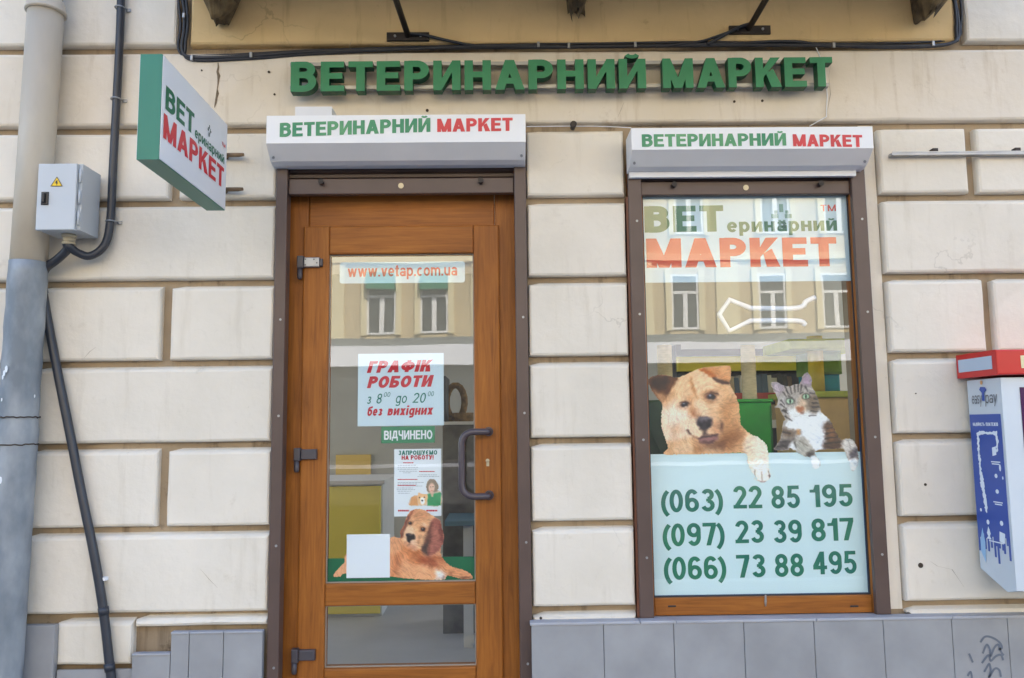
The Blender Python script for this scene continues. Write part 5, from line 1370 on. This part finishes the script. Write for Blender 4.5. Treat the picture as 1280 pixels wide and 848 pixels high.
# display podium and what stands on it
zp = Z_(940, 590, .3)
pod = build('display_podium', MB().box(gX0 - .1, gX1 + .25, .32, 1.5, fl, zp, 0, ch=.01), PALE, label='pale podium inside the display window behind the phone film', cat='podium')
Yc = .62
ct = thing('cat_tree', (X_(1050, 520, Yc), Yc, zp), 'tan cat tree with yellow post, lime platform and teal house behind the printed cat', 'cat tree')
zt_ = Z_(1050, 497, Yc)
build('base_box', MB().box(X_(1003, 520, Yc), X_(1098, 520, Yc), Yc, Yc + .4, zp, zt_, 0, ch=.012), TAN, ct)
build('platform', MB().box(X_(996, 490, Yc), X_(1100, 490, Yc), Yc - .03, Yc + .45, zt_ + .001, zt_ + .033, 0, ch=.012), LIME, ct)
post('post', 1020, 460, Yc + .1, .04, Z_(1020, 418, Yc), zt_ + .034, mat('yellow_sisal', s3(214, 188, 70), .9, var=.15, vscale=20), ct)
hs = MB().box(X_(1030, 480, Yc), X_(1062, 480, Yc), Yc + .1, Yc + .35, zt_ + .034, Z_(1040, 468, Yc + .1), 0, ch=.02); build('house', hs, TEAL, ct)
build('house_roof', MB().box(X_(1028, 470, Yc), X_(1064, 470, Yc), Yc + .08, Yc + .36, Z_(1040, 468, Yc + .1) + .001, Z_(1040, 436, Yc + .1), 0, ch=.03), mat('olive_plush', s3(128, 160, 88), .95, var=.2, vscale=10), ct)
build('top_platform', MB().box(X_(985, 430, Yc), X_(1085, 430, Yc), Yc - .03, Yc + .4, Z_(1020, 437, Yc) + .0, Z_(1020, 424, Yc), 0, ch=.012), LIME, ct)
def scratcher(px, py, Y, r, pyt, label):
    x = X_(px, py, Y); t = thing('scratching_post', (x, Y, zp), label, 'scratching post', 'beige scratching posts behind the printed dog')
    build('base', MB().box(x - .16, x + .16, Y - .16, Y + .16, zp, zp + .04, 0, ch=.01), TAN, t)
    build('post', MB().tube([(x, Y, zp + .0405), (x, Y, Z_(px, pyt, Y))], r, 0, 18), BEIGE, t)
scratcher(936, 470, .52, .036, 432, 'beige sisal scratching post between the printed dog and the printed cat')
scratcher(831, 460, .60, .038, 432, 'beige sisal scratching post above the brown ear of the printed dog')
gb_ = MB(); Y = .42; x0, x1 = X_(918, 530, Y), X_(966, 530, Y); z1 = Z_(940, 503, Y)
gb_.box(x0, x1, Y, Y + .3, zp, z1, 0, ch=.012)
car = build('pet_carrier', gb_, GREENB, label='bright green plastic carrier box between the printed dog and cat', cat='carrier')
build('lid_rim', MB().box(x0 - .006, x1 + .006, Y - .006, Y + .305, z1 + .0005, z1 + .016, 0, ch=.004), GREENB, car)
build('side_rib', MB().box(x1 - .012, x1 - .004, Y - .004, Y - .0005, zp + .02, z1 - .02), mat('deep_green_plastic', s3(18, 110, 40), .5), car)
fb = MB(); Y = .40; x0, x1 = X_(800, 540, Y), X_(835, 540, Y); z1 = Z_(820, 500, Y)
fb.prism([(x0, Y, zp), (x1, Y, zp), (x1 - .004, Y + .02, z1 - .03), (x1 - .012, Y + .045, z1), (x0 + .012, Y + .045, z1), (x0 + .004, Y + .02, z1 - .03)], (0, .09, 0))
fbo = build('food_bag', fb, mat('dark_green_bag', s3(54, 84, 48), .4, var=.4, vscale=9), label='dark green pet food bag at the left edge of the window beside the printed dog', cat='bag')
build('bag_label', MB().box(x0 + .02, x1 - .015, Y - .003, Y - .0005, zp + .03, zp + .075), mat('purple_label', s3(120, 100, 150), .5), fbo)
# yellow-framed product rack, turned to the window
rk = thing('product_rack', (X_(950, 500, 1.25), 1.25, fl), 'product rack with yellow header and rows of packets behind the printed cat and dog', 'rack')
Y = 1.15; rx0, rx1 = X_(846, 470, Y), X_(1006, 470, Y); rz = Z_(930, 528, Y), Z_(930, 494, Y), Z_(930, 449, Y)
build('back_panel', MB().box(rx0, rx1, Y + .32, Y + .34, fl, Z_(930, 430, Y)), DARKM, rk)
build('header_panel', MB().box(rx0, rx1, Y - .04, Y + .02, Z_(930, 464, Y), Z_(930, 446, Y), 0, ch=.004), INY, rk)
for x in (rx0, rx1 - .03): build('upright', MB().box(x, x + .03, Y, Y + .318, fl, Z_(930, 430, Y)), DARKM, rk)
PKM = [mat('packet_' + n, s3(*c), .5) for n, c in (('white', (220, 220, 216)), ('grey', (150, 150, 150)), ('cream', (206, 190, 160)), ('brown', (120, 92, 70)), ('blue', (86, 110, 140)), ('dark', (66, 62, 64)))]
pk0 = None; n = 0
for k, z in enumerate(rz[:2]):
    build('shelf', MB().box(rx0 + .031, rx1 - .031, Y, Y + .318, z - .02, z, 0), PALE, rk); build('shelf_edge', MB().box(rx0 + .031, rx1 - .031, Y - .014, Y - .001, z - .035, z + .012, 0, ch=.003), RSH if k else FASC, rk)
    x = rx0 + .05
    while x < rx1 - .06:
        wv = random.uniform(.024, .038); h = random.uniform(.10, .125)
        m_ = MB().prism([(x, Y + .03, z + .0005), (x + wv - .003, Y + .03, z + .0005), (x + wv - .003, Y + .045, z + h), (x, Y + .045, z + h)], (0, .12, 0))
        nm = ['white', 'grey', 'cream', 'brown', 'blue', 'dark']; ci = random.randrange(6)
        build('packet', m_, PKM[ci], label='narrow packet standing upright in a tight row on the yellow rack', cat='packet', group='packets in rows on the yellow rack'); x += wv; n += 1
# behind the door: counter, wall board, side table, cat beds
Y = 2.0
cn = thing('counter', (X_(440, 660, Y), Y, fl), 'yellow-fronted counter seen low at the left through the door glass', 'counter')
xa, xb = X_(380, 640, Y), X_(478, 640, Y)
zt_ = Z_(440, 606, Y)
build('carcass', MB().box(xa, xb, Y, Y + .6, fl, zt_, 0), PALE, cn); build('front_panel', MB().box(xa, xb - .01, Y - .02, Y - .001, fl + .02, zt_ - .01, 0, ch=.003), INY, cn); build('worktop', MB().box(xa - .02, xb + .02, Y - .04, Y + .62, zt_ + .001, zt_ + .03, 0, ch=.004), PALE, cn)
bd = build('wall_board', MB().box(X_(418, 580, 4.5), X_(462, 580, 4.5), 4.56, 4.598, Z_(440, 594, 4.5), Z_(440, 569, 4.5), 0, ch=.004), mat('ochre_board', s3(196, 176, 96), .6), label='ochre board on the back wall above the yellow counter', cat='board')
Y = 1.1
stb = thing('side_table', (X_(584, 690, Y), Y + .2, fl), 'blue-topped side table with a white leg, seen beside the printed puppy', 'table')
zt_ = Z_(584, 651, Y)
build('table_top', MB().box(X_(556, 655, Y), X_(640, 655, Y), Y, Y + .4, zt_ - .03, zt_, 0, ch=.005), mat('blue_laminate', s3(84, 120, 136), .5), stb)
build('leg', MB().box(X_(578, 680, Y), X_(590, 680, Y), Y + .1, Y + .16, fl, zt_ - .0305), PALE, stb)
Y = 1.5
sh = thing('shelf_unit', (X_(585, 520, Y), Y + .2, fl), 'dark stone-grey shelf unit behind the door handle, carrying wicker pet beds', 'shelf')
xa, xb = X_(553, 540, Y), X_(660, 540, Y)
zs1, zs2 = Z_(575, 527, Y), Z_(575, 555, Y)
build('shelf_board', MB().box(xa, xb, Y, Y + .4, zs1 - .02, zs1), PALE, sh); build('lower_body', MB().box(xa, xb, Y + .02, Y + .4, fl, zs1 - .0205), mat('stone_grey_panel', s3(120, 118, 112), .8, var=.5, vscale=9), sh)
build('upright', MB().box(xa, xa + .02, Y, Y + .4, zs1 + .0005, Z_(575, 470, Y)), DARKM, sh)
WK = mat('wicker', s3(150, 118, 70), .9, var=.6, vscale=40, bump=.5, bscale=90)
for (px, pyb, rx, rz_, col, lab) in ((578, 527, .075, .055, WK, 'low round wicker pet bed on the shelf behind the door handle'),):
    c = Vector((X_(px, pyb, Y), Y + .13, zs1))
    mb = MB(); n = 20
    prof = [(rx * .8, 0), (rx, .02), (rx * 1.02, rz_ * .6), (rx * .86, rz_ * 1.0), (rx * .7, rz_ * .9), (rx * .6, rz_ * .3), (.002, rz_ * .25)]
    vs = [(c.x + r * cos(2 * pi * i / n), c.y + r * sin(2 * pi * i / n), c.z + .0005 + z) for r, z in prof for i in range(n)]
    fs = [(k * n + i, k * n + (i + 1) % n, (k + 1) * n + (i + 1) % n, (k + 1) * n + i) for k in range(len(prof) - 1) for i in range(n)]
    mb.add(vs, fs, 0, True); bed = build('pet_bed', mb, WK, label=lab, cat='pet bed')
    ds = MB().tube([(c.x, c.y, c.z + rz_ * .27), (c.x, c.y, c.z + rz_ * .5)], [rx * .58, rx * .5], 0, n); build('cushion', ds, TAN, bed)
c = Vector((X_(566, 500, Y), Y + .3, zs1)); mb = MB()
pts = [(c.x + .06 * cos(a), c.y, c.z + .13 + .11 * sin(a)) for a in np.linspace(-1.2, pi + 1.2, 16)]
mb.tube(pts, .022, 0, 10); build('pet_tunnel', mb.box(c.x - .05, c.x + .05, c.y - .04, c.y + .04, c.z + .0005, c.z + .03), WK, label='upright wicker ring of a pet tunnel at the back of the shelf', cat='pet tunnel')

# =================================================================== payment kiosk at the right edge
KX = 2.035
kf, kb = -.27, -.035
kz1 = (atX(1204, 484, KX).z + atX(1255, 470, KX).z) / 2; kz0 = (atX(1217, 723, KX).z + atX(1261, 732, KX).z) / 2
kx1 = KX + .52
kk = thing('payment_kiosk', (KX + .26, -.15, kz0), 'white wall payment terminal with red header and blue side poster at the right edge', 'kiosk')
kbod = MB()
prof = [(kb, kz0 + .045), (kf + .06, kz0 - .02), (kf, kz0 - .004), (kf, kz1 + .01), (kb, kz1 + .01)]
kbod.prism([Vector((KX, y, z)) for y, z in prof], (kx1 - KX, 0, 0), 0)
kb_ = build('body', kbod, KWHITE, kk)
hz1_, hz0_ = (atX(1194, 447, KX - .03).z + atX(1248, 434, KX - .03).z) / 2, (atX(1197, 475, KX - .03).z + atX(1249, 467, KX - .03).z) / 2
hd = build('header', MB().box(KX - .028, kx1 + .028, kf - .028, -.012, hz0_, hz1_, 0, ch=.006), KRED, kk)
hy0, hy1 = kf - .01, -.03; hh = hz1_ - hz0_
build('header_plate', MB().box(KX - .0305, KX - .0285, hy0 + .012, hy1, hz0_ + hh * .25, hz1_ - hh * .22), mat('pale_blue_plate', s3(184, 200, 218), .3), hd)
build('header_window', MB().box(KX + .07, kx1 - .04, kf - .0305, kf - .0285, hz0_ + hh * .25, hz1_ - hh * .25), mat('cream_plate', s3(226, 214, 170), .4), hd)
build('screen', MB().box(KX + .075, kx1 - .05, kf - .003, kf - .0005, kz1 - .40, kz1 - .03), mat('purple_screen', s3(70, 24, 74), .15), kb_)
kYs = lambda u: kb - .004 + (kf + .012 - kb + .004) * u      # u = 0 at the wall, 1 at the front edge; text runs from wall to street
pzt, pzb = (atX(1206, 519, KX).z + atX(1258, 517, KX).z) / 2, (atX(1215, 683, KX).z + atX(1262, 700, KX).z) / 2
def kpos(u, v): return Vector((KX - .0022, kYs(u), pzb + (pzt - pzb) * v))
def kquad(mb, u0, u1, v0, v1, off=0):
    p = [kpos(u0, v0), kpos(u1, v0), kpos(u1, v1), kpos(u0, v1)]
    mb.add([(a.x - off, a.y, a.z) for a in p], [(0, 1, 2, 3)])
po = MB()
skyl = [0, .10, .06, .13, .02, .10, .01, .17, .04, .12, -.02, .06, -.06, .05, .16, .04, .02, .13, .08, -.02]
top = [kpos(0, 1), kpos(.98, 1)]
p_bot = []
for i, v in enumerate(skyl):
    a, b = i / len(skyl) * .98, (i + 1) / len(skyl) * .98
    p_bot += [kpos(a, v), kpos(b, v)]
po.prism([p + Vector((.0015, 0, 0)) for p in [*p_bot, kpos(.98, 1), kpos(0, 1)]], (-.0014, 0, 0))
poster = build('side_poster', po, KBLUE, kb_)
W2 = MB()
kmark = mat('poster_white', s3(226, 236, 246), .4)
def ktx(s, u0, u1, v, cap, m, name, t=.2, **k):
    a, b = kpos(u0, v), kpos(u1, v); a.x -= .001; b.x -= .001
    build(name, letter(s, a, b, cap, t=t, **k), m, kb_)
HT = pzt - pzb
ktx('НАДІЙНІСТЬ', .10, .48, .915, .014, kmark, 'poster_heading', .24)
ktx('ПЛАТЕЖІВ', .52, .90, .915, .014, kmark, 'poster_heading', .24)
def blob(pts, name='poster_drawing'):
    if len(pts) > 15:                      # the big drawing is half peeled off: ragged outline
        o = []
        for (a, b), (c, d) in zip(pts, pts[1:] + pts[:1]):
            n_ = max(2, int(math.hypot((c - a) * .3, d - b) / .012))
            o += [(a + (c - a) * i / n_ + random.uniform(-.03, .012), b + (d - b) * i / n_ + random.uniform(-.004, .004)) for i in range(n_)]
        pts = o
    mb = MB(); mb.prism([kpos(u, v) - Vector((.0012, 0, 0)) for u, v in pts], (.0004, 0, 0)); build(name, mb, kmark, kb_)
blob([(.22, .86), (.30, .88), (.62, .87), (.86, .88), (.88, .80), (.84, .73), (.80, .73), (.80, .845), (.68, .855), (.40, .855), (.28, .84), (.275, .60), (.33, .50), (.36, .40), (.40, .33), (.36, .28), (.31, .30), (.27, .42), (.22, .50), (.21, .70)])
blob([(.66, .76), (.78, .77), (.78, .71), (.66, .70)])
for (u, v, a, b) in ((.36, .22, .045, .018), (.72, .45, .05, .016), (.72, .56, .045, .016), (.78, .23, .05, .018), (.16, .30, .03, .012), (.86, .62, .03, .025), (.92, .55, .02, .012)):
    blob([(u + a * cos(t), v + b * sin(t)) for t in np.linspace(0, 2 * pi, 11)[:-1]])
for (u0, u1, v) in ((.60, .88, .655), (.62, .84, .64), (.58, .86, .37), (.62, .84, .355), (.35, .80, .085)):
    blob([(u0, v), (u1, v), (u1, v + .008), (u0, v + .008)])
blob([(.30, .14), (.36, .19), (.42, .14), (.38, .12), (.44, .10), (.28, .10), (.34, .12)])
blob([(.68, .10), (.84, .09), (.86, .16), (.70, .17)])
build('skyline_shade', MB().prism([kpos(.06, .0) - Vector((.0006, 0, 0)), kpos(.20, -.08) - Vector((.0006, 0, 0)), kpos(.22, .07) - Vector((.0006, 0, 0)), kpos(.16, .17) - Vector((.0006, 0, 0)), kpos(.07, .08) - Vector((.0006, 0, 0))], (.0004, 0, 0)), mat('sky_blue_print', s3(150, 190, 226), .4), kb_)
KTX = mat('grey_logo_ink', s3(90, 92, 100), .4)
lz = (atX(1210, 505, KX).z + atX(1252, 504, KX).z) / 2
def kl(s, u0, u1, z, cap, m, t): 
    a, b = kpos(u0, 0), kpos(u1, 0); a.z = b.z = z; a.x -= .001; b.x -= .001
    build('logo_lettering', letter(s, a, b, cap, t=t, gap=.09, slant=.12), m, kb_)
kl('easy', .12, .47, lz, .048, KTX, .10); kl('pay', .56, .94, lz, .048, KTX, .10)
lm = MB()
def kz(u, z): p = kpos(u, 0); return (p.x - .001, p.y, z)
lm.add([kz(.46, lz + .012), kz(.54, lz + .010), kz(.545, lz + .045), kz(.62, lz + .055), kz(.58, lz + .068), kz(.43, lz + .07), kz(.39, lz + .058), kz(.46, lz + .046)], [tuple(range(8))])
build('logo_mark', lm, KBLUE, kb_)
build('logo_head', MB().add([kz(.47 + .04 * cos(t), lz + .088 + .010 * sin(t)) for t in np.linspace(0, 2 * pi, 11)[:-1]], [tuple(range(10))]), mat('orange_print', s3(222, 170, 110), .4), kb_)

# =================================================================== the house across the street (seen in the panes)
OB = thing('opposite_building', (4, -30, 0), 'ochre house across the street with white windows, mirrored in the shop panes', 'building')
wm = MB(); yO = -30.0
wm.box(-26, 34, yO - 8, yO, 3.95, 15.5, 0)
wm.box(-26, 34, yO - 8, yO - .05, 0, 3.95, 0)
for z in np.arange(5.6, 14, .55): wm.box(-26, 34, yO, yO + .0, z, z, 0) if False else None
build('wall', wm, OPPW, OB)
build('fascia', MB().box(-26, 34, yO + .001, yO + .45, 3.95, 4.80), FASC, OB)
build('string_course', MB().box(-26, 34, yO + .001, yO + .22, 4.801, 5.15), GREYB, OB)
build('shopfront', MB().box(-25.9, 33.9, yO - .049, yO + .02, .005, 3.94), DARKF, OB)
build('cornice', MB().box(-26.4, 34.4, yO + .001, yO + .6, 14.6, 15.5).box(-26, 34, yO + .001, yO + .18, 8.35, 8.65), OPPT, OB)
def opp_window(x, z0, z1, wd, awn):
    f = MB(); fw = .09
    f.box(x - wd / 2, x + wd / 2, yO + .002, yO + .07, z0, z0 + fw).box(x - wd / 2, x + wd / 2, yO + .002, yO + .07, z1 - fw, z1)
    f.box(x - wd / 2, x - wd / 2 + fw, yO + .002, yO + .07, z0 + fw, z1 - fw).box(x + wd / 2 - fw, x + wd / 2, yO + .002, yO + .07, z0 + fw, z1 - fw)
    zm_ = z0 + (z1 - z0) * .66
    f.box(x - wd / 2 + fw, x + wd / 2 - fw, yO + .002, yO + .075, zm_ - .06, zm_ + .06).box(x - .10, x + .10, yO + .002, yO + .072, z0 + fw, zm_ - .061)
    o = build('window', f, WFRAME, OB)
    build('pane', MB().box(x - wd / 2 + fw, x + wd / 2 - fw, yO + .003, yO + .03, z0 + fw, z1 - fw), DARKW, o)
    s_ = MB().box(x - wd / 2 - .24, x - wd / 2 - .001, yO + .001, yO + .14, z0 - .04, z1 + .2).box(x + wd / 2 + .001, x + wd / 2 + .24, yO + .001, yO + .14, z0 - .04, z1 + .2)
    build('surround', s_, OPPT, o)
    if awn: build('awning', MB().box(x - wd / 2 + .01, x + wd / 2 - .01, yO + .08, yO + .5, z1 - .55, z1 + .12), AWN, o)
for x, awn in ((-5.05, 1), (-2.78, 1), (2.1, 0), (4.6, 0), (7.85, 0), (11.6, 0), (14.3, 0), (-9.5, 1), (-12, 0), (18, 0)):
    opp_window(x, 5.35, 7.75, 1.22, awn)
    if x > -8 and x < 16: opp_window(x + .3, 9.5, 12.2, 1.25, 0)
for (xa, xb) in ((-8.2, -6.6), (-1.2, .6), (6.0, 6.5), (9.2, 10.2)): build('pilaster', MB().box(xa, xb, yO + .001, yO + .10, 5.16, 8.34), OPPT, OB)
